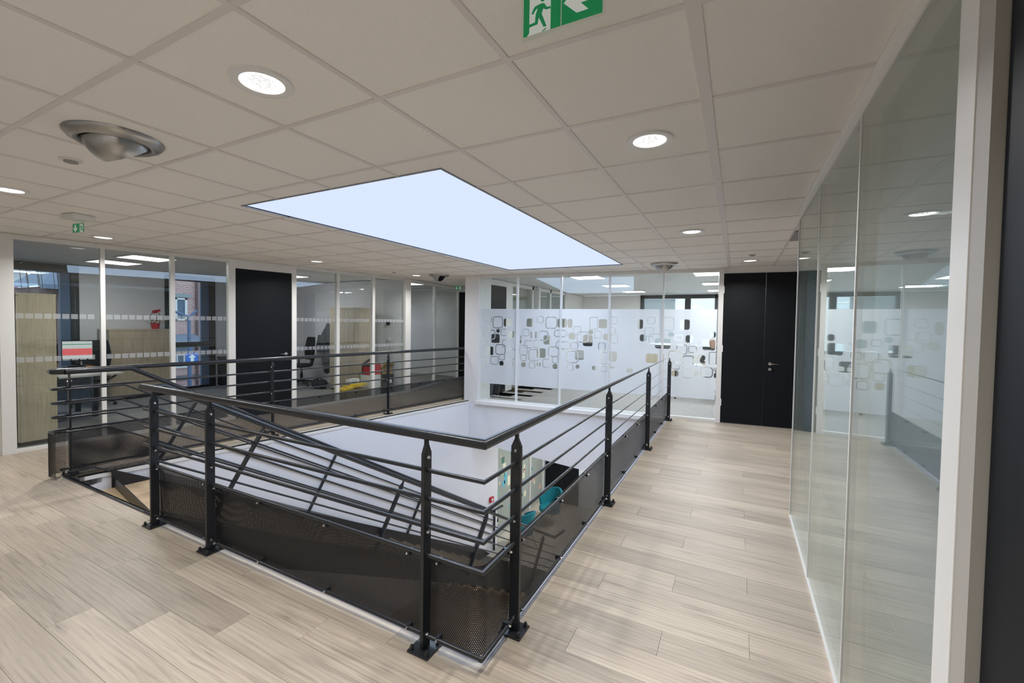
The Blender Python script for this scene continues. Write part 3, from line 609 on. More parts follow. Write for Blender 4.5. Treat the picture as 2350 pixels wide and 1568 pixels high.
# ---- skylight panel
sky = thing('skylight', 'large glowing bluish-white ceiling panel above the stairwell', 'skylight', (-1.26, 3.15, 2.5), kind='thing')
MB().box(SK[0], SK[1], 2.512, SK[2], SK[3], 2.53).obj('diffuser', m_sky, sky)
f = 0.012
MB().box(SK[0] - f, SK[1] - f, 2.4985, SK[0], SK[3] + f, 2.54).box(SK[2], SK[1] - f, 2.4985, SK[2] + f, SK[3] + f, 2.54).box(SK[0], SK[1] - f, 2.4985, SK[2], SK[1], 2.54).box(SK[0], SK[3], 2.4985, SK[2], SK[3] + f, 2.54).obj('frame', mat('grey_shadow_profile', (0.25, 0.26, 0.3), 0.5), sky)
# ================================================================ RAILINGS AND STAIR
RODZ = (0.873, 0.737, 0.60, 0.462); LOWZ = 0.068
def bolt_mb(p, d, r=0.009, h=0.012):
    return MB().lathe([(0, h), (r * 0.7, h * 0.8), (r, h * 0.25), (r, 0.0)], p, d, 10)
def post(parent, x, y, rail_dir, bolt_side=1, name='post'):
    """pointed flat-bar post across the rail direction, with base plate, nuts and bolts"""
    d = Vector((*rail_dir, 0)).normalized(); a = Vector((-d.y, d.x, 0)); w = 0.0275; t = 0.009
    prof = [(-w, 0.008), (w, 0.008), (w, 0.955), (w * 0.28, 0.998), (w * 0.28, 1.03), (-w * 0.28, 1.03), (-w * 0.28, 0.998), (-w, 0.955)]
    c = Vector((x, y, 0))
    p = MB().plate(prof, c - d * t, a, (0, 0, 1), -2 * t if a.cross(Vector((0, 0, 1))).dot(d) < 0 else 2 * t).obj(name, m_black, parent)
    MB().obox(c + Vector((0, 0, 0.005)), d * 0.06, a * 0.06, Vector((0, 0, 0.005))).obj('base_plate', m_black, p)
    for i, j in ((-1, -1), (1, -1), (-1, 1), (1, 1)):
        MB().lathe([(0.0, 0.026), (0.006, 0.024), (0.0095, 0.016), (0.0095, 0.0)], c + d * 0.044 * i + a * 0.044 * j + Vector((0, 0, 0.009)), (0, 0, 1), 10).obj('cap_nut', m_black, p)
    for z in (0.935, 0.575, 0.075):
        for sgn in (-1, 1): bolt_mb(c + d * t * sgn + Vector((0, 0, z)), d * sgn, 0.0095, 0.013).obj('bolt', m_bolt, p)
    return p
def clip_mb(p, along, out):
    along, out = Vector(along), Vector(out)
    return MB().obox(Vector(p), along * 0.007, out * 0.017, Vector((0, 0, 0.013)))
def rods(parent, path, zs, r=0.0105):
    for z in zs: MB().tube([(px, py, z) for px, py in path], r, 10).obj('rod', m_rail, parent)
ra = thing('guard_railing', 'graphite railing with perforated infill along the front and right of the stairwell', 'railing', (RX, RY, 0))
MB().tube([(-2.71, RY, ZH), (RX, RY, ZH), (RX, 6.26, ZH)], 0.0245, 20).obj('handrail', m_rail, ra)
rods(ra, [(-2.69, RY), (RX, RY), (RX, 6.24)], RODZ + (LOWZ,))
for x in (-2.535, -1.787, 0.045): post(ra, x, RY, (1, 0))
for y in (0.60, 2.41, 4.33, 6.235): post(ra, RX, y, (0, 1))
arc = [(RX - 0.095 + 0.065 * math.sin(t), RY + 0.095 - 0.065 * math.cos(t)) for t in np.linspace(0, math.pi / 2, 9)]
gap = 0.004
MB().sheet([(-2.53 + gap, RY + 0.03), (-1.787 - gap, RY + 0.03)], 0.03, 0.455).obj('perforated_panel', m_perf, ra)
MB().sheet([(-1.787 + gap, RY + 0.03)] + arc + [(RX - 0.03, 0.597)], 0.03, 0.455).obj('perforated_panel', m_perf, ra)
for a, b in ((0.603, 2.407), (2.413, 4.327), (4.333, 6.24)):
    MB().sheet([(RX - 0.03, a), (RX - 0.03, b)], 0.03, 0.455).obj('perforated_panel', m_perf, ra)
ck = []
for x in (-2.47, -1.85, -1.72, -1.25, -0.65, -0.06, 0.12): ck += [((x, RY + 0.012, z), (1, 0, 0), (0, 1, 0)) for z in (0.445, 0.07)]
for y in (0.53, 0.67, 1.25, 1.8, 2.34, 2.48, 3.1, 3.7, 4.26, 4.4, 5.0, 5.6, 6.17): ck += [((RX - 0.012, y, z), (0, 1, 0), (1, 0, 0)) for z in (0.445, 0.07)]
for p, al, ou in ck:
    c = clip_mb(p, al, ou).obj('panel_clip', m_black, ra)
    q = Vector(p) + (Vector((0, -0.018, 0)) if al[0] else Vector((0.018, 0, 0)))
    bolt_mb(q, (0, -1, 0) if al[0] else (1, 0, 0), 0.0075, 0.014).obj('bolt', m_bolt, c)
# stair frame
SD = Vector((0.1693, 0.9856, 0)); SE = Vector((0.9856, -0.1693, 0)); SO = Vector((-2.6, 0.38, 0)); SL = 0.588; SWD = 1.715
def sp(s, e, z): return SO + SD * s + SE * e + Vector((0, 0, z))
def stair_side(parent, e, s0, s1, posts_s, start, perf=True):
    """sloping handrail, rods, panel and leaning posts of one stair side; start = list of level points before the kink"""
    zz = lambda s, off: ZH + off - SL * (s - s0)
    MB().tube([(*p, ZH) for p in start] + [sp(s0, e, ZH), sp(s1, e, zz(s1, 0)), sp(s1 + 0.35, e, zz(s1, 0))], 0.0235, 18).obj('handrail', m_rail, parent)
    for z in RODZ + (LOWZ,):
        o = z - ZH; ss = max(s0 + o * 0.3, -0.04 if e > -0.5 else -0.27)
        MB().tube([(*p, z) for p in start] + [sp(ss, e, z), sp(s1, e, z - SL * (s1 - ss))], 0.0095, 10).obj('rod', m_rail, parent)
    n = Vector((SD.x, SD.y, -SL)).normalized(); up = Vector((SD.x * SL, SD.y * SL, 1)).normalized()
    for s in posts_s:
        top = sp(s, e, zz(s, -0.015)); w, t = 0.0275, 0.009; ln = 0.90
        prof = [(-w * 0.28, 0), (w * 0.28, 0), (w * 0.28, -0.03), (w, -0.075), (w, -ln), (-w, -ln), (-w, -0.075), (-w * 0.28, -0.03)]
        p = MB().plate(prof, top - n * t, SE, up, 2 * t).obj('post', m_black, parent)
        for dz in (-0.1, -0.45, -0.8): bolt_mb(top + up * dz + SE * 0.0 - n * t, -n, 0.009, 0.013).obj('bolt', m_bolt, p)
    k = 28; sa = s0 - 0.17 if e < -0.5 else s0; ss = [sa + (s1 - sa) * i / k for i in range(k + 1)]
    pts = [(*p, 0) for p in start] + [tuple(sp(s, e - 0.025, 0)) for s in ss]
    n0 = len(start)
    MB().sheet([p[:2] for p in pts], ([0.04, -0.12] if e < -0.5 else [0.04] * n0) + [zz(max(s, s0 - 0.05), -0.12 - ZH) for s in ss], [0.455] * n0 + [min(0.455, zz(s, 0.455 - ZH - 0.1)) for s in ss]).obj('perforated_panel', m_perf, parent)
stair_side(ra, 0.0, 0.0, 5.95, [0.76, 2.38, 4.0, 5.6], [(-2.61, 0.285), (-2.605, 0.33)])
# left railing
rb = thing('guard_railing', 'graphite railing with perforated infill along the left landing and left stair side', 'railing', (XR(0.4), 0.4, 0), -math.atan(TR))
yl = lambda y: (XR(y), y)
e_l = -SWD
k0 = sp(0.152, e_l, 0)
near = Vector((XR(0.33), 0.33, 0)); ind = sp(-0.34, e_l, 0)
ub_ = [(XR(6.13), 6.13), (near.x, near.y), (near.x + 0.03, near.y - 0.055), (ind.x - 0.04, ind.y - 0.05), (ind.x, ind.y)]
MB().tube([(*yl(6.13), ZH), (near.x, near.y, ZH), (near.x + 0.025, near.y - 0.06, ZH), (near.x + 0.085, near.y - 0.065, ZH), (ind.x, ind.y, ZH)], 0.0245, 18).obj('handrail', m_rail, rb)
for z in RODZ: MB().tube([(*yl(6.12), z), (near.x, near.y, z), (near.x + 0.025, near.y - 0.06, z), (near.x + 0.085, near.y - 0.065, z), (ind.x, ind.y, z)], 0.0105, 10).obj('rod', m_rail, rb)
MB().tube([(*yl(6.12), LOWZ), (near.x, near.y, LOWZ)], 0.0105, 10).obj('rod', m_rail, rb)
for y in (0.405, 2.33, 4.195, 6.09): post(rb, XR(y), y, (TR, 1))
for a, b in ((0.41, 2.326), (2.334, 4.191), (4.199, 6.08)):
    MB().sheet([(XR(a) - 0.03, a), (XR(b) - 0.03, b)], 0.03, 0.455).obj('perforated_panel', m_perf, rb)
ub2 = [(near.x - 0.03, near.y + 0.06), (near.x - 0.03, near.y - 0.03), (near.x - 0.01, near.y - 0.065), (near.x + 0.05, near.y - 0.085), (ind.x + 0.0, ind.y - 0.08)]
MB().sheet(ub2, 0.03, 0.46).obj('perforated_panel', m_perf, rb)
MB().tube([(*ub2[0], 0.46)] + [(*p, 0.46) for p in ub2[1:]], 0.009, 8).obj('panel_edge', m_black, rb)
MB().tube([(*ub2[2], 0.02), (*ub2[2], 0.46)], 0.012, 8).obj('panel_edge', m_black, rb)
for y in (0.5, 0.97, 1.6, 2.25, 2.42, 3.0, 3.6, 4.12, 4.28, 4.9, 5.5, 6.0):
    for z in (0.445, 0.07):
        c = MB().obox((XR(y) - 0.012, y, z), Vector((TR, 1, 0)).normalized() * 0.008, Vector((0.018, 0, 0)), Vector((0, 0, 0.016))).obj('panel_clip', m_black, rb)
stair_side(rb, e_l, 0.152, 6.2, [0.78, 2.54, 4.29, 6.05], [(ind.x, ind.y), tuple(sp(-0.29, e_l, 0))[:2]])
nw = sp(6.26, e_l, 0)
MB().obox((nw.x, nw.y, (-2.52 + ZL) / 2), SD * 0.012, SE * 0.025, Vector((0, 0, (-2.52 - ZL) / 2))).obj('newel_post', m_black, rb)
# the stair itself
st = thing('staircase', 'straight black steel stair with light oak treads going down along the left', 'stairs', (-3.4, 0.4, ZL))
for k in range(19):
    s0, s1, z = 0.289 * k - 0.01, 0.289 * (k + 1) + 0.02, -0.17 * (k + 1)
    if k == 0:
        MB().prism([(-4.30, 0.362), (-2.63, 0.362), tuple(sp(s1, -0.03, 0))[:2], tuple(sp(s1, -SWD + 0.03, 0))[:2]], z - 0.04, z).obj('tread', m_stairwood, st)
    else:
        c = sp((s0 + s1) / 2, -SWD / 2, z - 0.02); MB().obox(c, SD * (s1 - s0) / 2, SE * (SWD / 2 - 0.03), Vector((0, 0, 0.02))).obj('tread', m_stairwood, st)
    MB().obox(sp(s0 + 0.012, -SWD / 2, z - 0.125 + 0.17), SD * 0.004, SE * (SWD / 2 - 0.03), Vector((0, 0, 0.06))).obj('riser', m_black, st)
for e in (-SWD + 0.02, -0.02):
    q = [sp(-0.02, e, 0.02), sp(-0.02, e, -0.32), sp(5.75, e, ZL), sp(6.1, e, ZL), sp(5.83, e, ZL + 0.2)]
    poly = [((p - SO - SE * e).dot(SD), p.z) for p in q]
    MB().plate(poly, SO + SE * e - SE * 0.006, SD, (0, 0, 1), 0.012).obj('stringer', m_black, st)
MB().box(-4.42, 0.352, -0.1, -2.63, 0.362, 0.012).box(-4.42, 0.335, 0.002, -2.63, 0.362, 0.012).obj('nosing', m_black, st)
# ================================================================ CEILING FITTINGS
DL = [(-0.317, -0.30, 'recessed round downlight nearest the viewer above the front railing'), (0.925, 0.911, 'recessed round downlight over the right walkway nearest the exit sign'),
      (0.913, 3.31, 'recessed round downlight halfway along the right walkway'), (1.466, 5.70, 'small recessed downlight in front of the far double door'),
      (-3.40, -0.24, 'recessed downlight cut by the left edge of the picture'), (-5.19, 0.93, 'recessed downlight near the left partition beside the small exit sign'),
      (-4.557, 3.34, 'recessed downlight above the left walkway near the charcoal door'), (-4.40, 5.58, 'recessed downlight beside the eyeball vent above the left railing end'),
      (0.9, -1.9, None)]  # last entry: unseen lamp behind the viewpoint, no fixture, added to light the foreground
area_light('skylight_lamp', ((SK[0] + SK[2]) / 2, (SK[1] + SK[3]) / 2, 2.505), SKY_W, SK[2] - SK[0] - 0.02, (0.55, 0.71, 1.0), SK[3] - SK[1] - 0.02, 'RECTANGLE')
d0 = None
for x, y, lab in DL:
    area_light('downlight_lamp', (x, y, 2.4975), DOWN_W if lab else 1.2 * DOWN_W, 0.14, (1, 0.985, 0.955), spread=math.radians(150))
    if lab is None: continue
    if d0 is None:
        d0 = thing('downlight', lab, 'ceiling light', (x, y, 2.5), group='recessed downlights')
        MB().lathe([(0.078, 0.004), (0.08, -0.004), (0.098, -0.010), (0.112, -0.006), (0.114, 0.006)], (0, 0, 0), (0, 0, 1), 40).obj('trim_ring', m_alu, d0, world=False)
        MB().lathe([(0.0785, -0.002), (0.07, 0.002), (0.03, 0.003), (0.0, 0.003)], (0, 0, 0), (0, 0, 1), 32, False).obj('lens', m_lens, d0, world=False)
    else: dup(d0, (x, y, 2.5), 0, lab)
def vent(x, y, axis, lab):
    t = thing('eyeball_vent', lab, 'air vent', (x, y, 2.5), group='eyeball air vents')
    MB().lathe([(0.136, 0.012), (0.137, -0.014), (0.145, -0.030), (0.160, -0.034), (0.186, -0.021), (0.201, -0.004), (0.203, 0.003)], (0, 0, 0), (0, 0, 1), 56).obj('flange', m_steel, t, world=False)
    MB().lathe([(0.135, -0.004), (0.0, -0.004)], (0, 0, 0.0), (0, 0, 1), 40).obj('dark_gap', m_fabric, t, world=False)
    ax = Vector(axis).normalized(); R_ = 0.134
    prof = [(math.sqrt(max(0, R_ * R_ - z * z)), z) for z in np.linspace(-0.05, 0.082, 16)]
    rr_ = prof[-1][0]; prof += [(rr_ - 0.004, 0.088), (rr_ - 0.010, 0.086)]
    nz = MB().lathe(prof, (0, 0, 0.004), ax, 48).obj('nozzle', m_steel, t, world=False)
    MB().lathe([(rr_ - 0.010, 0.084), (0.07, 0.03), (0.06, -0.02), (0.0, -0.02)], (0, 0, 0.004), ax, 32).obj('dark_bore', m_fabric, t, world=False)
    return t
vent(-1.52, -0.31, (-0.10, 0.46, -0.66), 'large brushed steel eyeball vent at upper left')
vent(0.33, 5.636, (-0.05, 0.35, -0.9), 'brushed steel eyeball vent near the far frosted partition right of the skylight')
vent(-3.93, 5.70, (0.75, 0.05, -0.55), 'brushed steel eyeball vent with dark opening above the left railing end')
for x, y, lab in ((-2.153, -0.286, 'small round grey detector behind the large eyeball vent'), (1.482, 5.144, 'small round detector near the far double door'), (-4.446, 4.988, 'small round detector above the left walkway')):
    t = thing('detector', lab, 'detector', (x, y, 2.5), group='ceiling detectors')
    MB().lathe([(0.055, 0.004), (0.052, -0.004), (0.034, -0.006)], (0, 0, 0), (0, 0, 1), 28).obj('rim', m_bar, t, world=False)
    MB().lathe([(0.034, -0.004), (0.032, -0.014), (0.02, -0.018), (0, -0.018)], (0, 0, 0), (0, 0, 1), 24).obj('sensor', mat('grey_plastic', (0.3, 0.3, 0.29), 0.5), t, world=False)
tag(MB().box(1.80, 3.66, 2.488, 2.1, 4.19, 2.5).obj('ceiling_grille', mat('grey_grille', (0.33, 0.32, 0.31), 0.6)), 'grey ceiling grille by the far corner of the right glass', 'grille')
# exit signs -------------------------------------------------------------
def exit_graphic(t, kk, flip, loc_o, ax, ay, nrm):
    """running man and arrow, in units of the 670-unit pictogram square"""
    o = Vector(loc_o); ax = Vector(ax); ay = Vector(ay); nrm = Vector(nrm)
    def pl(name, poly, m, lift):
        P = [((x - 430) * kk, (690 - v) * kk) for x, v in poly]
        if flip: P = [(-p[0], p[1]) for p in P][::-1]
        return MB().plate(P, o + nrm * lift, ax, ay, 0.0003).obj(name, m, t)
    arrow_down = flip
    pl('green_field', [(430, 16), (1095, 16), (1095, 690), (430, 690)], m_green, 0.0004)
    pl('green_field', [(1110, 16), (1780, 16), (1780, 690), (1110, 690)], m_green, 0.0004)
    pl('white_doorway', [(540, 70), (920, 70), (920, 690), (500, 690), (540, 650)], m_signw, 0.0008)
    if arrow_down: arr = [(1445, 660), (1230, 450), (1230, 260), (1370, 400), (1370, 90), (1520, 90), (1520, 400), (1660, 260), (1660, 450)]
    else: arr = [(1145, 353), (1365, 140), (1555, 141), (1430, 278), (1720, 278), (1720, 430), (1430, 428), (1555, 565), (1365, 566)]
    pl('white_arrow', arr, m_signw, 0.0008)
    man = [(700, 232), (770, 226), (810, 243), (852, 315), (918, 322), (918, 356), (838, 352), (790, 318), (762, 395), (852, 618), (800, 622), (710, 440), (692, 545), (560, 553), (490, 588), (468, 560), (540, 508), (642, 500), (655, 370), (690, 285), (655, 300), (610, 362), (575, 345), (620, 262), (640, 244)]
    pl('running_man', man, m_green, 0.0012)
    pl('running_man', [(780 + 42 * math.cos(a), 160 + 45 * math.sin(a)) for a in np.linspace(0, 2 * math.pi, 17)[:-1]], m_green, 0.0012)
    pl('running_man', [(765, 684), (842, 640), (850, 652), (805, 684)], m_green, 0.0012)
ex = thing('exit_sign', 'green and white running-man exit sign with left arrow hanging at top centre', 'exit sign', (0.94, -0.367, 2.5))
kk = 0.1 / 670
MB().box(0.835, -0.365, 2.292, 1.05, -0.360, 2.44).obj('acrylic_blade', m_acryl, ex)
MB().box(0.84, -0.395, 2.44, 1.045, -0.33, 2.5).obj('lamp_housing', m_whiteplastic, ex)
exit_graphic(ex, kk * 1.0, False, (0.842, -0.3655, 2.300), (1, 0, 0), (0, 0, 1), (0, -1, 0))
def exit_small(x, y, rz, lab, w=0.24):
    t = thing('exit_sign', lab, 'exit sign', (x, y, 2.5))
    c, s = math.cos(rz), math.sin(rz); ax = Vector((c, s, 0)); n = Vector((s, -c, 0))
    MB().obox((x, y, 2.48), ax * 0.09, n * 0.085, Vector((0, 0, 0.02))).obj('lamp_housing', m_whiteplastic, t)
    MB().obox((x, y, 2.40), ax * 0.085, n * 0.0025, Vector((0, 0, 0.058))).obj('acrylic_blade', m_acryl, t)
    k2 = 0.16 / 1350
    exit_graphic(t, k2, True, Vector((x, y, 2.348)) + ax * 0.08 + n * 0.003, ax, Vector((0, 0, 1)), n)
    return t
exit_small(-4.0, 0.335, math.radians(9), 'small green exit sign with down arrow near the left partition')
exit_small(-4.62, 7.4, math.radians(10), 'tiny green exit sign with down arrow at the corridor end')
# office light panels ------------------------------------------------------
p0 = None
PL_ = [(-8.07, 2.09, PANEL_W, 'square lit ceiling panel farther from the glass in the desk office'), (-6.88, 2.06, PANEL_W, 'square lit ceiling panel nearest the glass in the desk office'),
       (-7.2, 4.75, PANEL_W, 'square lit ceiling panel in the office with the wardrobe'), (-5.95, 7.15, PANEL_W, 'square lit ceiling panel behind the gradient corridor glass'),
       (-1.35, 7.2, 0.7 * FARP_W, 'left row lit ceiling panel nearest the frosted partition'), (-1.3, 9.3, 0.7 * FARP_W, 'middle lit ceiling panel of the left row in the far office'), (-1.3, 11.4, 0.7 * FARP_W, 'left row lit ceiling panel farthest back in the far office'),
       (0.9, 7.3, FARP_W, 'right row lit ceiling panel nearest the frosted partition'), (0.9, 9.4, FARP_W, 'middle lit ceiling panel of the right row in the far office'), (0.9, 11.5, FARP_W, 'right row lit ceiling panel farthest back in the far office'),
       ]
for x, y, w, lab in PL_:
    area_light('panel_lamp', (x, y, 2.497), w, 0.56, (0.90, 0.95, 1.0) if x > -4 else (1, 0.985, 0.96), 0.56, 'RECTANGLE')
    if lab is None: continue
    if p0 is None:
        p0 = thing('ceiling_light', lab, 'ceiling light', (x, y, 2.5), group='office light panels')
        MB().box(-0.28, -0.28, 0.0, 0.28, 0.28, 0.012).obj('diffuser', m_lamp, p0, world=False)
        MB().box(-0.31, -0.31, -0.004, -0.28, 0.31, 0.013).box(0.28, -0.31, -0.004, 0.31, 0.31, 0.013).box(-0.28, -0.31, -0.004, 0.28, -0.28, 0.013).box(-0.28, 0.28, -0.004, 0.28, 0.31, 0.013).obj('frame', m_alu, p0, world=False)
    else: dup(p0, (x, y, 2.5), 0, lab)
for x, y in ((-1.2, 8.4), (1.6, 4.0), (2.0, 0.5)): area_light('lower_fill_lamp', (x, y, -0.52), LOWER_W, 0.6, (0.93, 0.96, 1.0), 0.6, 'RECTANGLE')  # unseen fill lamps without fixtures, added to brighten the lower storey and the void
# ================================================================ LEFT OFFICES
def beech_cabinet(name, lab, x0, x1, y0, y1, h, front, ndoors, plinth=0.05, group=None):
    """cabinet with doors on one side: front = '+x' or '-y'"""
    t = thing(name, lab, 'cabinet', ((x0 + x1) / 2, (y0 + y1) / 2, 0), group=group)
    g = 0.02
    b = MB()
    if front == '+x': b.box(x0, y0, plinth, x1 - g, y1, h - 0.025)
    else: b.box(x0, y0 + g, plinth, x1, y1, h - 0.025)
    b.obj('body', m_beech, t)
    MB().box(x0 - 0.003, y0 - 0.003, h - 0.025, x1 + 0.003, y1 + 0.003, h).obj('top', m_beech, t)
    MB().box(x0 + 0.02, y0 + 0.02, 0.0, x1 - 0.03, y1 - 0.02, plinth).obj('plinth', m_black, t)
    for k in range(ndoors):
        if front == '+x':
            a, c = y0 + (y1 - y0) * k / ndoors + 0.002, y0 + (y1 - y0) * (k + 1) / ndoors - 0.002
            d = MB().box(x1 - g + 0.001, a, plinth + 0.004, x1, c, h - 0.03).obj('door', m_beech, t)
            hy = c - 0.05 if k == 0 else a + 0.05
            MB().tube([(x1, hy, h * 0.62), (x1 + 0.025, hy, h * 0.62), (x1 + 0.025, hy, h * 0.62 - 0.08), (x1, hy, h * 0.62 - 0.08)], 0.005, 8).obj('handle', m_chrome, d)
        else:
            a, c = x0 + (x1 - x0) * k / ndoors + 0.002, x0 + (x1 - x0) * (k + 1) / ndoors - 0.002
            d = MB().box(a, y0, plinth + 0.004, c, y0 + g - 0.001, h - 0.03).obj('door', m_beech, t)
            hx = c - 0.05 if k == 0 else a + 0.05
            MB().box(hx - 0.015, y0 - 0.012, 0.92, hx + 0.015, y0, 1.02).obj('handle', m_chrome, d)
    return t
beech_cabinet('tall_cabinet', 'tall beech cabinet standing right behind the leftmost glass pane', -6.66, -6.21, 0.47, 0.815, 1.85, '-y', 1)
beech_cabinet('low_cabinet', 'waist-high beech two-door cabinet with a red plant pot on top', -9.36, -8.9, 2.30, 3.36, 1.34, '+x', 2)
beech_cabinet('wardrobe', 'tall beech two-door wardrobe in the office behind the railing', -6.76, -5.84, 5.45, 5.92, 1.85, '-y', 2)
# potted gift plant
pp = thing('potted_plant', 'red gift pot with ochre leaves and a red ribbon on the low cabinet', 'plant', (-9.1, 3.12, 1.34))
MB().lathe([(0, 0), (0.06, 0), (0.085, 0.12), (0.078, 0.12), (0.06, 0.03), (0, 0.03)], (-9.1, 3.12, 1.34), (0, 0, 1), 24).obj('pot', m_red, pp)
mb = MB(); rr = random.Random(3)
for k in range(26):
    a = rr.uniform(0, 6.28); r = rr.uniform(0.02, 0.13); z = 1.46 + rr.uniform(0.0, 0.12) - r * 0.25; l = 0.045
    c = Vector((-9.1 + r * math.cos(a), 3.12 + r * math.sin(a), z)); u = Vector((math.cos(a), math.sin(a), 0.4)) * l; w = Vector((-math.sin(a), math.cos(a), 0.2)) * l * 0.5
    mb.add([c - u, c + w, c + u, c - w], [(0, 1, 2, 3)])
fl = mb.obj('foliage', m_leaf, pp); fl['kind'] = 'stuff'
MB().tube([(-9.1, 3.05, 1.46), (-9.1, 3.045, 1.62), (-9.1, 3.07, 1.70), (-9.1, 3.12, 1.725), (-9.1, 3.17, 1.70), (-9.1, 3.195, 1.62), (-9.1, 3.19, 1.46)], 0.006, 8).obj('hoop', m_bark, pp)
MB().obox((-9.08, 3.10, 1.69), (0.012, 0, 0), (0, 0.035, 0.01), (0, -0.01, 0.03)).obox((-9.08, 3.155, 1.71), (0.012, 0, 0), (0, 0.04, 0.012), (0, 0.0, 0.025)).obj('ribbon', m_red, pp)
# desk
dk = thing('desk', 'grey topped office desk with black legs behind the left glass', 'desk', (-7.5, 1.4, 0))
MB().box(-8.35, 1.02, 0.715, -6.85, 1.74, 0.74).obj('tabletop', mat('pale_grey_laminate', (0.55, 0.53, 0.50), 0.35), dk)
for x, y in ((-7.62, 1.66), (-8.28, 1.66), (-7.62, 1.08), (-8.28, 1.08)): MB().box(x - 0.03, y - 0.03, 0, x + 0.03, y + 0.03, 0.715).obj('leg', m_frame, dk)
MB().box(-7.64, 1.1, 0.66, -7.6, 1.63, 0.715).obj('crossbar', m_frame, dk)
MB().box(-7.60, 1.15, 0.28, -7.585, 1.6, 0.66).obj('modesty_panel', mat('blue_grey_panel', (0.16, 0.2, 0.27), 0.5), dk)
def monitor(lab, c, yaw, lit, w=0.50, h=0.30):
    t = thing('monitor', lab, 'monitor', (c[0], c[1], c[2]), yaw)
    MB().box(-0.02, -w / 2, 0.10, 0.015, w / 2, 0.10 + h).obj('casing', m_plastic, t, world=False)
    q = MB().box(0.015, -w / 2 + 0.012, 0.115, 0.017, w / 2 - 0.012, 0.10 + h - 0.012).obj('screen', m_screen if lit else m_plastic, t, world=False)
    if lit:
        MB().box(0.017, -w / 2 + 0.013, 0.17, 0.018, w / 2 - 0.013, 0.275).obj('red_band', m_scrred, q, world=False)
        MB().box(0.017, -w / 2 + 0.013, 0.335, 0.018, w / 2 - 0.013, 0.345).obj('green_band', m_scrgreen, q, world=False)
    MB().box(-0.035, -0.03, 0.01, -0.02, 0.03, 0.25).obj('stand', m_plastic, t, world=False)
    MB().box(-0.10, -0.11, 0.0, 0.08, 0.11, 0.012).obj('foot', m_plastic, t, world=False)
    return t
monitor('desk monitor showing a page with a wide red band', (-7.75, 1.50, 0.80), math.radians(-18), True, 0.36, 0.30)
tag(MB().box(-7.92, 1.36, 0.74, -7.62, 1.66, 0.80).obj('monitor_riser', m_plastic), 'black riser box under the lit desk monitor', 'riser')
monitor('switched-off black monitor left of the lit one on the desk', (-8.05, 1.2, 0.74), math.radians(10), False, 0.34, 0.3)
monitor('black monitor seen at an angle right of the lit one', (-8.1, 1.62, 0.74), math.radians(60), False, 0.3, 0.32)
tag(MB().box(-7.35, 1.18, 0.74, -7.0, 1.42, 0.765).box(-7.32, 1.20, 0.765, -7.02, 1.41, 0.77).obj('paper_stack', m_paper), 'stack of white papers on the near edge of the desk', 'papers')
ph = thing('telephone', 'black desk telephone near the mullion', 'telephone', (-7.3, 1.6, 0.74))
MB().obox((-7.3, 1.60, 0.766), (0.09, 0, 0.0), (0, 0.08, 0), (0, 0, 0.025)).obj('base', m_plastic, ph); MB().obox((-7.3, 1.55, 0.806), (0.1, 0, 0.0), (0, 0.022, 0), (0, 0, 0.016)).obj('handset', m_plastic, ph)
pc = thing('pen_pot', 'small orange pot on the desk by the papers', 'pot', (-7.25, 1.47, 0.74))
MB().lathe([(0, 0), (0.035, 0), (0.04, 0.10), (0.036, 0.10), (0.03, 0.02), (0, 0.02)], (-7.25, 1.47, 0.74), (0, 0, 1), 18).obj('cup', mat('orange_plastic', (0.6, 0.2, 0.05), 0.5), pc)
for k in range(3): MB().tube([(-7.25 + 0.01 * k, 1.46 + 0.01 * k, 0.76), (-7.27 + 0.02 * k, 1.45 + 0.015 * k, 0.89)], 0.004, 6).obj('pen', m_plastic, pc)
ch0 = None
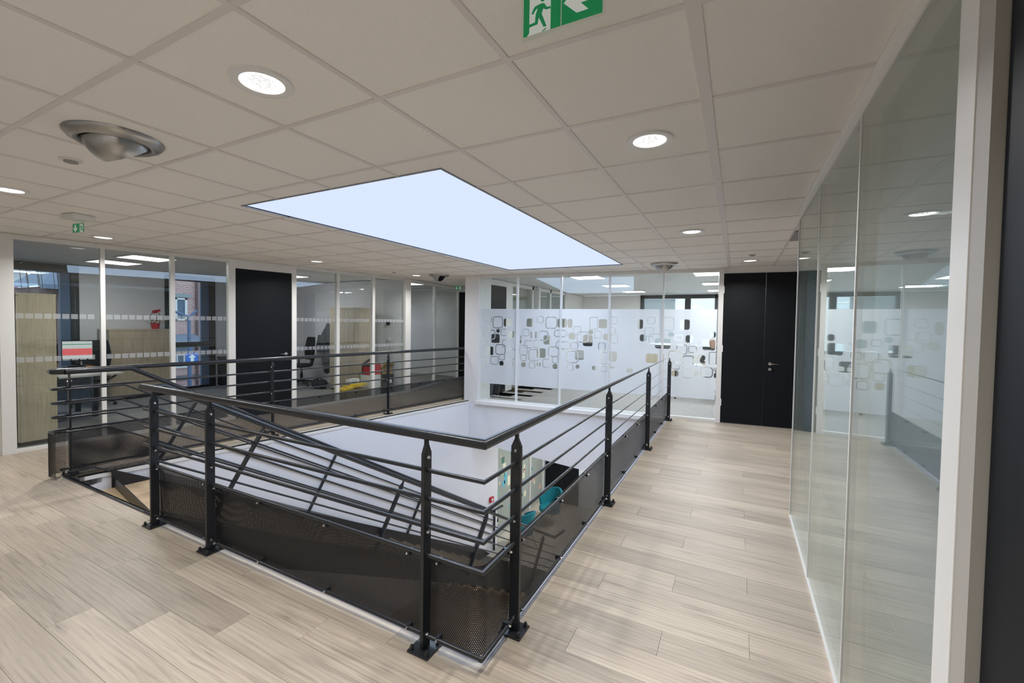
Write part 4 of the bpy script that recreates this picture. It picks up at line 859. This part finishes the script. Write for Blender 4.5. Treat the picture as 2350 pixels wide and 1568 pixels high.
def office_chair(x, y, rz, lab):
    global ch0
    if ch0: return dup(ch0, (x, y, 0), rz, lab)
    t = thing('office_chair', lab, 'chair', (x, y, 0), rz, group='black swivel chairs'); ch0 = t
    W = dict(world=False)
    s = MB(); n = 20
    prof = [(0.0, 0.44), (0.2, 0.44), (0.245, 0.46), (0.25, 0.49), (0.22, 0.515), (0.0, 0.52)]
    s.lathe(prof, (0, 0, 0), (0, 0, 1), 28); s.obj('seat', m_fabric, t, **W)
    vs = []; fs = []
    for i in range(9):
        z = 0.60 + 0.55 * i / 8; hw = 0.20 * (1 - 0.35 * abs(i / 8 - 0.45) ** 1.5 * 2)
        for j in range(7):
            v = j / 6 * 2 - 1; vs.append((-0.22 - 0.05 * (i / 8) ** 2 + 0.05 * v * v, hw * v, z))
    for i in range(8):
        for j in range(6): fs.append((i * 7 + j, i * 7 + j + 1, (i + 1) * 7 + j + 1, (i + 1) * 7 + j))
    b = MB(); b.add(vs, fs, True); b.add([(v[0] - 0.045, v[1], v[2]) for v in vs], [f[::-1] for f in fs], True)
    rim = [j for j in range(7)] + [i * 7 + 6 for i in range(1, 9)] + [56 + j for j in range(5, -1, -1)] + [i * 7 for i in range(7, 0, -1)]
    b.f += [[rim[k], rim[k - 1], rim[k - 1] + 63, rim[k] + 63] for k in range(len(rim))]; b.sm += [True] * len(rim)
    b.obj('backrest', m_fabric, t, **W)
    MB().tube([(-0.05, 0, 0.45), (-0.26, 0, 0.47), (-0.30, 0, 0.62), (-0.28, 0, 0.8)], 0.022, 10).obj('back_support', m_plastic, t, **W)
    for sgn in (-1, 1): MB().tube([(-0.08, 0.22 * sgn, 0.47), (-0.08, 0.29 * sgn, 0.52), (-0.08, 0.29 * sgn, 0.68), (0.12, 0.29 * sgn, 0.69)], 0.018, 10).obj('armrest', m_plastic, t, **W)
    MB().lathe([(0.03, 0.1), (0.03, 0.3), (0.02, 0.3), (0.02, 0.45)], (0, 0, 0), (0, 0, 1), 16).obj('column', m_plastic, t, **W)
    for k in range(5):
        a = k * 2 * math.pi / 5 + 0.3; p = MB().tube([(0, 0, 0.12), (0.3 * math.cos(a), 0.3 * math.sin(a), 0.075)], 0.018, 8).obj('base_arm', m_plastic, t, **W)
        MB().lathe([(0.0, -0.02), (0.028, -0.018), (0.03, 0), (0.028, 0.018), (0, 0.02)], (0.3 * math.cos(a), 0.3 * math.sin(a), 0.03), (-math.sin(a), math.cos(a), 0), 14).obj('caster', m_plastic, p, **W)
    return t
office_chair(-7.05, 0.72, math.radians(80), 'black swivel chair half hidden behind the tall cabinet')
office_chair(-8.65, 1.98, math.radians(-35), 'black swivel chair at the end of the desk before the low cabinet')
office_chair(-7.85, 5.55, math.radians(-100), 'black swivel chair cut by the charcoal door frame in the wardrobe office')
bs = thing('pedestal', 'black pedestal unit against the wall right of the tall window', 'pedestal', (-9.2, 4.62, 0))
MB().box(-9.36, 4.46, 0.02, -9.06, 4.76, 0.66).obj('body', m_plastic, bs); MB().box(-9.37, 4.45, 0.66, -9.05, 4.77, 0.68).obj('top', m_frame, bs)
for k in range(3): MB().box(-9.06, 4.475, 0.06 + 0.2 * k, -9.045, 4.745, 0.24 + 0.2 * k).obj('drawer', m_frame, bs)
ds = thing('desk_lamp', 'small dark desk lamp on the black pedestal', 'lamp', (-9.2, 4.66, 0.68))
MB().lathe([(0, 0), (0.05, 0), (0.05, 0.012), (0, 0.015)], (-9.2, 4.66, 0.68), (0, 0, 1), 16).tube([(-9.2, 4.66, 0.69), (-9.2, 4.63, 0.85)], 0.006, 8).obj('stem', m_plastic, ds)
MB().lathe([(0.012, 0.05), (0.02, 0.02), (0.045, -0.02), (0.042, -0.02), (0.0, 0.03)], (-9.2, 4.63, 0.86), (0, 0.5, 1), 14).obj('shade', m_plastic, ds)
# wardrobe office
ct = thing('coat', 'long black coat hanging beside the wardrobe', 'coat', (-6.95, 5.55, 1.5))
lv = [(1.50, 0.02, 0.03), (1.42, 0.07, 0.05), (1.25, 0.13, 0.07), (1.08, 0.17, 0.09), (0.9, 0.14, 0.085), (0.7, 0.12, 0.08), (0.5, 0.11, 0.075), (0.36, 0.08, 0.05), (0.33, 0.02, 0.02)]
vs = []; n = 22
for i, (z, a, b) in enumerate(lv):
    for k in range(n):
        t_ = 2 * math.pi * k / n; f_ = 1 + 0.10 * math.sin(5 * t_ + i * 0.4) * (i > 1)
        vs.append((-6.93 - 0.1 + a * f_ * math.cos(t_) * 1.0 + (0.06 if i < 2 else 0) + (0.03 if i > 5 else 0), 5.58 + b * f_ * math.sin(t_), z))
MB().add(vs, [(i * n + k, i * n + (k + 1) % n, (i + 1) * n + (k + 1) % n, (i + 1) * n + k) for i in range(len(lv) - 1) for k in range(n)], True).obj('body', m_fabric, ct)
MB().tube([(-7.17, 5.53, 1.22), (-7.21, 5.51, 0.95), (-7.19, 5.52, 0.72)], 0.05, 10).obj('sleeve', m_fabric, ct)
MB().lathe([(0.18, -0.012), (0.185, 0), (0.18, 0.012)], (-7.03, 5.58, 0.985), (0, 0, 1), 22).obj('belt', m_plastic, ct)
hk = thing('coat_hook', 'thin chrome hook above the hanging black coat', 'hook', (-6.9, 5.62, 1.6))
MB().box(-6.765, 5.55, 1.55, -6.76, 5.65, 1.75).tube([(-6.765, 5.6, 1.72), (-6.9, 5.6, 1.66), (-6.98, 5.59, 1.60), (-6.97, 5.585, 1.5)], 0.006, 8).obj('hook', m_chrome, hk)
bg = thing('backpack', 'black rounded bag on the carpet left of the wardrobe', 'bag', (-7.05, 5.4, 0))
for c, r in (((-7.14, 5.40, 0.11), 0.11), ((-6.95, 5.42, 0.115), 0.11)):
    MB().lathe([(0, -r), (r * 0.6, -r * 0.85), (r * 0.95, -r * 0.3), (r, 0.1 * r), (r * 0.8, r * 0.65), (r * 0.4, r * 0.95), (0, r)], c, (0, 0, 1), 20).obj('pocket', m_fabric, bg)
MB().tube([(-7.14, 5.4, 0.2), (-7.08, 5.4, 0.25), (-7.0, 5.4, 0.25), (-6.95, 5.4, 0.21)], 0.012, 8).obj('strap', m_fabric, bg)
def carton(lab, x0, x1, y0, y1, h, m=m_card, flaps=True, z=0.0):
    t = thing('carton', lab, 'box', ((x0 + x1) / 2, (y0 + y1) / 2, z)); w = 0.006
    MB().box(x0, y0, z, x1, y1, z + w).box(x0, y0, z, x0 + w, y1, z + h).box(x1 - w, y0, z, x1, y1, z + h).box(x0, y0, z, x1, y0 + w, z + h).box(x0, y1 - w, z, x1, y1, z + h).obj('body', m, t)
    if flaps:
        f = 0.10
        MB().add([(x0, y0, z + h), (x1, y0, z + h), (x1, y0 - f * 0.8, z + h + f * 0.3), (x0, y0 - f * 0.8, z + h + f * 0.3)], [(0, 1, 2, 3)]).obj('flap', m, t)
        MB().add([(x0, y1, z + h), (x1, y1, z + h), (x1, y1 + f * 0.4, z + h + f * 0.9), (x0, y1 + f * 0.4, z + h + f * 0.9)], [(0, 1, 2, 3)]).obj('flap', m, t)
        MB().add([(x1, y0, z + h), (x1, y1, z + h), (x1 + f * 0.6, y1, z + h + f * 0.7), (x1 + f * 0.6, y0, z + h + f * 0.7)], [(0, 1, 2, 3)]).obj('flap', m, t)
    return t
carton('low open brown carton with yellow packets on top behind the glass', -5.80, -5.42, 4.72, 5.28, 0.17, flaps=False)
for k, (x, y, r) in enumerate(((-5.62, 4.84, 0.1), (-5.6, 5.02, -0.2), (-5.52, 5.13, 0.2))):
    d = Vector((math.cos(r), math.sin(r), 0)); q = Vector((-math.sin(r), math.cos(r), 0))
    tag(MB().obox((x, y, 0.188 + 0.034 * k), d * 0.11, q * 0.13, Vector((0, 0, 0.016))).obj('packet', m_yellow), ['flat yellow packet lying front in the low carton', 'middle yellow packet leaning in the low carton', 'yellow packet at the right end of the low carton'][k], 'packet', 'yellow packets in the low carton')
tag(MB().obox((-5.66, 5.1, 0.318), (0.07, 0, 0), (0, 0.12, 0), (0, 0, 0.045)).obj('small_box', m_paper), 'small white box on the yellow packets', 'box')
cw = carton('white carton under the red folder box by the partition end', -5.72, -5.38, 5.36, 5.62, 0.42, m_whiteplastic, False)
MB().box(-5.72, 5.36, 0.415, -5.38, 5.62, 0.425).obj('lid', m_whiteplastic, cw)
#
rbx = thing('file_box', 'red file box with black edge on top of the white carton', 'box', (-5.55, 5.5, 0.425))
MB().box(-5.68, 5.38, 0.426, -5.42, 5.66, 0.66).obj('body', m_red, rbx); MB().box(-5.685, 5.375, 0.60, -5.415, 5.40, 0.665).box(-5.685, 5.375, 0.425, -5.655, 5.40, 0.66).obj('edge', m_plastic, rbx)
MB().obox((-5.6, 5.45, 0.71), (0.05, 0, 0.02), (0, 0.06, 0.03), (0, -0.004, 0.02)).obj('folder', m_plastic, rbx)
carton('brown open carton with raised flaps right of the red file box', -5.70, -5.40, 5.68, 6.0, 0.56)
gp = thing('pedestal', 'dark grey pedestal with a white label beside the partition post', 'pedestal', (-5.2, 5.72, 0))
MB().box(-5.38, 5.66, 0, -5.24, 5.86, 0.42).obj('body', mat('dark_grey_metal', (0.06, 0.065, 0.07), 0.45), gp); MB().box(-5.24, 5.72, 0.24, -5.238, 5.80, 0.31).obj('label_card', m_paper, gp)
tm = thing('thermostat', 'small dark thermostat on the white office wall', 'thermostat', (-5.62, 6.08, 1.52)); MB().box(-5.66, 6.075, 1.48, -5.58, 6.10, 1.56).obj('casing', m_plastic, tm); MB().box(-5.645, 6.073, 1.50, -5.595, 6.075, 1.545).obj('display', m_frame, tm)
sw = thing('light_switch', 'white light switch under the thermostat', 'switch', (-5.61, 6.08, 1.17)); MB().box(-5.65, 6.08, 1.13, -5.57, 6.10, 1.21).obj('plate', m_whiteplastic, sw); MB().box(-5.635, 6.075, 1.145, -5.585, 6.08, 1.195).obj('rocker', m_whiteplastic, sw)
# ================================================================ FAR OFFICE CONTENTS
cp = thing('copier', 'white floor-standing copier glimpsed through the film cut-outs', 'copier', (-1.9, 9.1, 0))
MB().box(-2.25, 8.9, 0.03, -1.65, 9.5, 0.98).obj('body', m_whiteplastic, cp); MB().box(-2.22, 8.92, 1.0, -1.68, 9.48, 1.10).obj('scanner_lid', m_plastic, cp); MB().box(-1.62, 8.88, 0.96, -1.45, 9.05, 1.12).obj('control_panel', m_plastic, cp)
for k in range(3): MB().box(-2.23, 8.88, 0.1 + 0.22 * k, -1.67, 8.9, 0.29 + 0.22 * k).obj('tray', mat('light_grey_tray', (0.5, 0.5, 0.5), 0.5) if k == 0 else bpy.data.materials['light_grey_tray'], cp)
lc = thing('low_cabinet', 'low cream cabinet with dark top beyond the frosted glass', 'cabinet', (-0.1, 9.2, 0))
MB().box(-0.62, 9.0, 0.0, 0.08, 9.4, 1.02).obj('body', m_cream, lc); MB().box(-0.64, 8.98, 1.02, 0.1, 9.42, 1.07).obj('top', m_frame, lc)
d6k = thing('desk', 'white desk in the far office where a person sits', 'desk', (0.6, 8.8, 0))
MB().box(0.15, 8.5, 0.71, 1.3, 9.05, 0.74).obj('tabletop', m_whiteplastic, d6k)
for x in (0.2, 1.25):
    for y in (8.55, 9.0): MB().box(x - 0.02, y - 0.02, 0, x + 0.02, y + 0.02, 0.71).obj('leg', m_frame, d6k)
monitor('monitor on the white desk in the far office', (0.42, 8.8, 0.74), math.radians(-20), False, 0.42, 0.28)
office_chair(0.98, 9.3, math.radians(-110), 'black swivel chair under the seated person in the far office')
pn = thing('person', 'person with short black hair in dark clothes seated at the white desk', 'person', (0.95, 9.25, 0))
me = bpy.data.meshes.new('body')
J = [(0.96, 9.27, 0.56), (0.95, 9.25, 0.75), (0.93, 9.20, 0.95), (0.92, 9.17, 1.03), (0.91, 9.14, 1.08), (0.76, 9.18, 0.98), (0.66, 9.02, 0.80), (0.74, 8.86, 0.77), (1.09, 9.16, 0.98), (1.14, 8.98, 0.80), (1.02, 8.84, 0.77), (0.87, 9.22, 0.55), (0.80, 8.86, 0.53), (0.80, 8.84, 0.12), (0.79, 8.74, 0.05), (1.05, 9.22, 0.55), (1.02, 8.84, 0.53), (1.03, 8.82, 0.12), (1.03, 8.72, 0.05)]
Ed = [(0, 1), (1, 2), (2, 3), (3, 4), (2, 5), (5, 6), (6, 7), (2, 8), (8, 9), (9, 10), (0, 11), (11, 12), (12, 13), (13, 14), (0, 15), (15, 16), (16, 17), (17, 18)]
Rd = [0.13, 0.125, 0.13, 0.055, 0.05, 0.06, 0.045, 0.03, 0.06, 0.045, 0.03, 0.085, 0.07, 0.045, 0.035, 0.085, 0.07, 0.045, 0.035]
me.from_pydata(J, Ed, []); bo = bpy.data.objects.new('body', me); COL.objects.link(bo); bo.parent = pn; bo.location = (-0.95, -9.25, 0)
bo.modifiers.new('skin', 'SKIN'); sb = bo.modifiers.new('sub', 'SUBSURF'); sb.levels = 1; sb.render_levels = 2
for i, r in enumerate(Rd): me.skin_vertices[0].data[i].radius = (r, r)
me.skin_vertices[0].data[0].use_root = True
me.materials.append(m_fabric)
hc = Vector((0.88, 9.11, 1.19))
hd_ = MB().lathe([(0, -0.125), (0.045, -0.115), (0.07, -0.06), (0.078, 0.0), (0.075, 0.06), (0.05, 0.105), (0, 0.12)], hc, (0, 0, 1), 22)
hd_.lathe([(0.0, 0.02), (0.012, 0.0), (0.0, -0.01)], hc + Vector((-0.05, -0.062, -0.01)), (-0.6, -0.8, 0), 8)
hm = hd_.obj('head', m_skin, pn)
MB().lathe([(0.083, -0.02), (0.084, 0.03), (0.078, 0.075), (0.052, 0.118), (0, 0.132)], hc + Vector((0.014, 0.018, 0.0)), (0.1, 0.15, 1), 22).obj('hair', m_hair, hm)
for s_ in (-1, 1):
    MB().lathe([(0, 0.006), (0.007, 0.003), (0.007, 0)], hc + Vector((-0.05 + 0.024 * s_, -0.056 - 0.018 * s_, 0.02)), (-0.6, -0.8, 0), 8).obj('eye', m_hair, hm)
    MB().lathe([(0, -0.025), (0.012, -0.01), (0.014, 0.01), (0, 0.025)], hc + Vector((0.062 * s_, -0.045 * s_, 0.0)), (0, 0, 1), 8).obj('ear', m_skin, hm)
for hx, hy in ((0.735, 8.83), (1.0, 8.81)):
    hb = MB().obox((hx, hy, 0.758), (0.028, 0, 0), (0, 0.035, 0), (0, 0, 0.011))
    for k in range(4): hb.tube([(hx - 0.022 + 0.0145 * k, hy - 0.03, 0.76), (hx - 0.022 + 0.0145 * k, hy - 0.07 - 0.006 * (k in (1, 2)), 0.762), (hx - 0.022 + 0.0145 * k, hy - 0.09, 0.75)], 0.0065, 6)
    hb.tube([(hx + 0.025, hy, 0.76), (hx + 0.045, hy - 0.045, 0.755)], 0.008, 6); hb.obj('hand', m_skin, pn)
# ================================================================ LOWER STOREY CONTENTS
d7 = thing('door_6', 'charcoal double door of the storey below', 'door', (-2.85, 9.98, ZL), kind='structure')
MB().box(-3.33, 9.94, ZL, -2.85, 9.98, ZL + 2.7).obj('leaf', m_door, d7)
l7 = MB().box(-2.84, 9.94, ZL, -2.36, 9.98, ZL + 2.7).obj('leaf', m_door, d7)
MB().lathe([(0, 0), (0.026, 0), (0.026, 0.012), (0, 0.012)], (-2.78, 9.94, ZL + 1.0 + 0.1), (0, -1, 0), 14).tube([(-2.78, 9.93, ZL + 1.1), (-2.78, 9.89, ZL + 1.1), (-2.65, 9.89, ZL + 1.1)], 0.011, 8).obj('handle', m_chrome, l7)
wlw = thing('wall_glazed', 'lower storey glass partition dotted with coloured decals', 'wall', (-3.4, 8.5, ZL), kind='structure')
m_milk = frost_mat('milky_green_film', 'flat', 0.8, (0.78, 0.86, 0.80))
for a, b in ((7.0, 7.95), (8.05, 9.0), (9.1, 9.94)):
    MB().box(-3.43, a, ZL + 0.02, -3.42, b, -0.5).obj('pane', m_glass, wlw)
    MB().add([(-3.417, a, ZL + 0.02), (-3.417, b, ZL + 0.02), (-3.417, b, -0.5), (-3.417, a, -0.5)], [(0, 1, 2, 3)]).obj('film', m_milk, wlw)
for a in (7.97, 9.02, 9.93): MB().box(-3.45, a, ZL, -3.38, a + 0.06, -0.5).obj('mullion', m_alu, wlw)
rr = random.Random(11); cols = [('green_decal', (0.25, 0.62, 0.4)), ('blue_decal', (0.15, 0.5, 0.62)), ('cream_decal', (0.8, 0.76, 0.55)), ('violet_decal', (0.42, 0.42, 0.66)), ('dark_green_decal', (0.08, 0.2, 0.15)), ('rose_decal', (0.75, 0.5, 0.42))]
dm = [mat(n_, c_, 0.6) for n_, c_ in cols]
for k in range(70):
    y = rr.uniform(7.05, 9.8); z = rr.uniform(ZL + 0.3, -0.9); w = rr.choice((0.06, 0.09, 0.14)); h_ = w * rr.choice((1, 1, 1.7))
    MB().box(-3.4165, y, z, -3.4145, y + w, z + h_).obj('decal', dm[rr.choice((0, 1, 2, 2, 2, 3, 4, 5))], wlw)
MB().box(-4.6, 7.0, ZL, -4.5, 10.0, -0.4).obj('back_panel', m_cream, wlw)
tc0 = None
def tub_chair(x, y, rz, lab):
    global tc0
    if tc0: return dup(tc0, (x, y, ZL), rz, lab)
    t = thing('armchair', lab, 'chair', (x, y, ZL), rz, group='teal armchairs downstairs'); tc0 = t; W = dict(world=False)
    vs = []; fs = []; A = 15
    for layer, (dr) in enumerate((0.0, 0.045)):
        for i in range(8):
            f_ = i / 7
            for k in range(A):
                a = math.radians(-125 + 250 * k / (A - 1)); top = 0.86 - 0.22 * (abs(k / (A - 1) - 0.5) * 2) ** 1.6
                z = 0.34 + (top - 0.34) * f_; r = (0.235 + 0.06 * f_ - dr)
                vs.append((-r * math.cos(a) * 1.0, r * math.sin(a) * 1.05, z))
    nn = 8 * A
    for i in range(7):
        for k in range(A - 1):
            q = (i * A + k, i * A + k + 1, (i + 1) * A + k + 1, (i + 1) * A + k); fs.append(q); fs.append(tuple(v + nn for v in q[::-1]))
    for k in range(A - 1): fs.append((7 * A + k, 7 * A + k + 1, nn + 7 * A + k + 1, nn + 7 * A + k))
    for i in range(7): fs.append((i * A, (i + 1) * A, nn + (i + 1) * A, nn + i * A)); fs.append((i * A + A - 1, nn + i * A + A - 1, nn + (i + 1) * A + A - 1, (i + 1) * A + A - 1))
    MB().add(vs, fs, True).obj('shell', m_teal, t, **W)
    MB().lathe([(0, 0.34), (0.2, 0.34), (0.25, 0.37), (0.25, 0.43), (0.21, 0.465), (0, 0.47)], (0.03, 0, 0), (0, 0, 1), 26).obj('seat', m_teal, t, **W)
    for a, b in ((1, 1), (1, -1), (-1, 1), (-1, -1)): MB().tube([(0.14 * a, 0.14 * b, 0.35), (0.24 * a, 0.24 * b, 0.0)], 0.013, 8).obj('leg', m_stairwood, t, **W)
    return t
tub_chair(-2.63, 8.6, math.radians(-120), 'teal tub armchair in front of the lower charcoal door')
tub_chair(-2.75, 7.25, math.radians(160), 'teal tub armchair half hidden by the corner post downstairs')
fa = thing('fire_call_point', 'red fire alarm call point on the white stairwell wall', 'alarm', (-3.25, 6.75, -2.25))
cx = XE(6.74); MB().obox((cx + 0.02, 6.74, -2.25), Vector((TR, 1, 0)).normalized() * 0.055, Vector((0.02, 0, 0)), Vector((0, 0, 0.055))).obj('casing', m_red, fa)
MB().obox((cx + 0.041, 6.74, -2.25), Vector((TR, 1, 0)).normalized() * 0.028, Vector((0.002, 0, 0)), Vector((0, 0, 0.03))).obj('glass_window', m_whiteplastic, fa)
# ================================================================ OUTSIDE
tag(MB().box(-60, -30, -3.7, -9.7, 40, -3.6).obj('ground', m_ground), 'wet grey street beyond the left windows', 'street', kind='structure')
bb = thing('brick_building', 'red brick building with white windows seen through the tall window', 'building', (-20, 9.5, -3.6))
MB().box(-26, 8.15, -3.6, -20, 16, 4.6).obj('wall', m_brick, bb)
def outer_window(y0, y1, z0, z1, nb):
    w = MB().box(-20.0, y0, z0, -19.93, y0 + 0.09, z1).box(-20.0, y1 - 0.09, z0, -19.93, y1, z1).box(-20, y0, z0, -19.93, y1, z0 + 0.07).box(-20, y0, z1 - 0.07, -19.93, y1, z1)
    for k in range(1, nb): ym = y0 + (y1 - y0) * k / nb; w.box(-20, ym - 0.03, z0, -19.94, ym + 0.03, z1)
    o = w.obj('window', m_alu, bb); MB().box(-20.0, y0 + 0.08, z0 + 0.06, -19.97, y1 - 0.08, z1 - 0.06).obj('pane', mat('dark_blue_pane', (0.06, 0.12, 0.2), 0.1), o)
outer_window(8.50, 8.98, 1.45, 2.42, 1); outer_window(8.3, 9.12, -0.62, 0.0, 3)
MB().box(-20, 8.35, 2.45, -19.9, 9.12, 2.60).obj('lintel', mat('grey_green_stone', (0.3, 0.36, 0.36), 0.8), bb)
MB().add([(-20, 8.2, 0.85), (-20, 9.3, 0.85), (-19.2, 9.3, 0.55), (-19.2, 8.2, 0.55)], [(0, 1, 2, 3)]).box(-19.9, 8.2, 0.1, -19.86, 9.2, 0.55).obj('porch_roof', m_roof, bb)
MB().tube([(-19.93, 9.37, -3.5), (-19.93, 9.37, 4.5)], 0.06, 8).obj('downpipe', mat('brown_pipe', (0.14, 0.08, 0.08), 0.6), bb)
MB().box(-20, 8.15, -1.15, -19.95, 9.6, -0.95).box(-20, 8.15, -3.6, -19.9, 16, -1.6).obj('plinth', m_ground, bb)
sg = thing('road_sign', 'blue road sign with a white up arrow on a blue pole', 'sign', (-14, 6.17, -3.6))
MB().tube([(-14, 6.17, -3.6), (-14, 6.17, 0.62)], 0.035, 10).obj('pole', m_blueg, sg)
MB().box(-13.96, 6.01, 0.10, -13.94, 6.37, 0.46).obj('sign_plate', m_blue, sg)
MB().plate([(0, 0.15), (0.11, 0.03), (0.05, 0.03), (0.05, -0.14), (-0.05, -0.14), (-0.05, 0.03), (-0.11, 0.03)], (-13.938, 6.19, 0.28), (0, 1, 0), (0, 0, 1), 0.004).obj('arrow', m_signw, sg)
lp = thing('street_lamp', 'blue-grey lamp post with two short arms by the brick building', 'lamp', (-16.5, 7.36, -3.6))
MB().tube([(-16.5, 7.36, -3.6), (-16.5, 7.36, 1.62)], 0.06, 10).obj('post', m_blueg, lp); MB().tube([(-16.5, 6.75, 1.85), (-16.5, 7.36, 1.60), (-16.5, 7.62, 1.85)], 0.045, 8).obj('arm', m_blueg, lp)
shd = thing('shed', 'brown timber-clad shed with a blue-grey roof beyond the left window', 'shed', (-16, 4.6, -3.6))
for k in range(13):
    y = 3.38 + 0.145 * k; MB().box(-16.05 - 0.02 * (k % 2), y, -3.6, -16.0 - 0.02 * (k % 2), y + 0.14, 2.40).obj('board', m_timber, shd)
MB().box(-19, 3.38, -3.6, -16.07, 5.25, 2.40).obj('body', m_timber, shd)
MB().add([(-15.8, 3.3, 2.42), (-15.8, 5.3, 2.42), (-17.4, 5.3, 3.35), (-17.4, 4.2, 3.35)], [(0, 1, 2, 3)]).add([(-15.8, 3.3, 2.42), (-17.4, 4.2, 3.35), (-19.2, 3.3, 2.42)], [(0, 1, 2)]).box(-15.85, 3.3, 2.34, -15.78, 5.3, 2.46).obj('roof', m_roof, shd)
wb = thing('white_building', 'white rendered house behind the timber shed', 'building', (-24, 3, -3.6))
MB().box(-30, -2, -3.6, -24, 5.15, 3.36).obj('wall', m_render, wb); MB().box(-30.3, -2.3, 3.36, -23.8, 5.3, 3.5).obj('roof', m_render, wb)
wo = MB().box(-24.0, 4.5, 0.9, -23.93, 4.98, 2.8).obj('window', m_alu, wb); MB().box(-23.94, 4.55, 1.0, -23.92, 4.86, 2.7).obj('pane', mat('pink_blind', (0.5, 0.16, 0.22), 0.6), wo)
tr = thing('bare_tree', 'leafless tree with thin drooping twigs before the shed', 'tree', (-14.5, 4.3, -3.6))
MB().tube([(-14.6, 4.4, -3.6), (-14.6, 4.35, 0.5), (-14.7, 4.2, 3.5)], 0.07, 8).obj('trunk', m_bark, tr)
rr = random.Random(5)
for k in range(14):
    y = 2.5 + 0.1 * k + rr.uniform(-0.04, 0.04); x = -14.5 + rr.uniform(-0.3, 0.3); z0 = 3.5
    MB().tube([(-14.7, 4.2, 3.5), (x, (y + 4.2) / 2, 3.75), (x, y, 3.1), (x, y + 0.06, 2.2), (x, y + 0.1, rr.uniform(0.8, 1.8))], 0.008, 5).obj('twig', m_bark, tr)
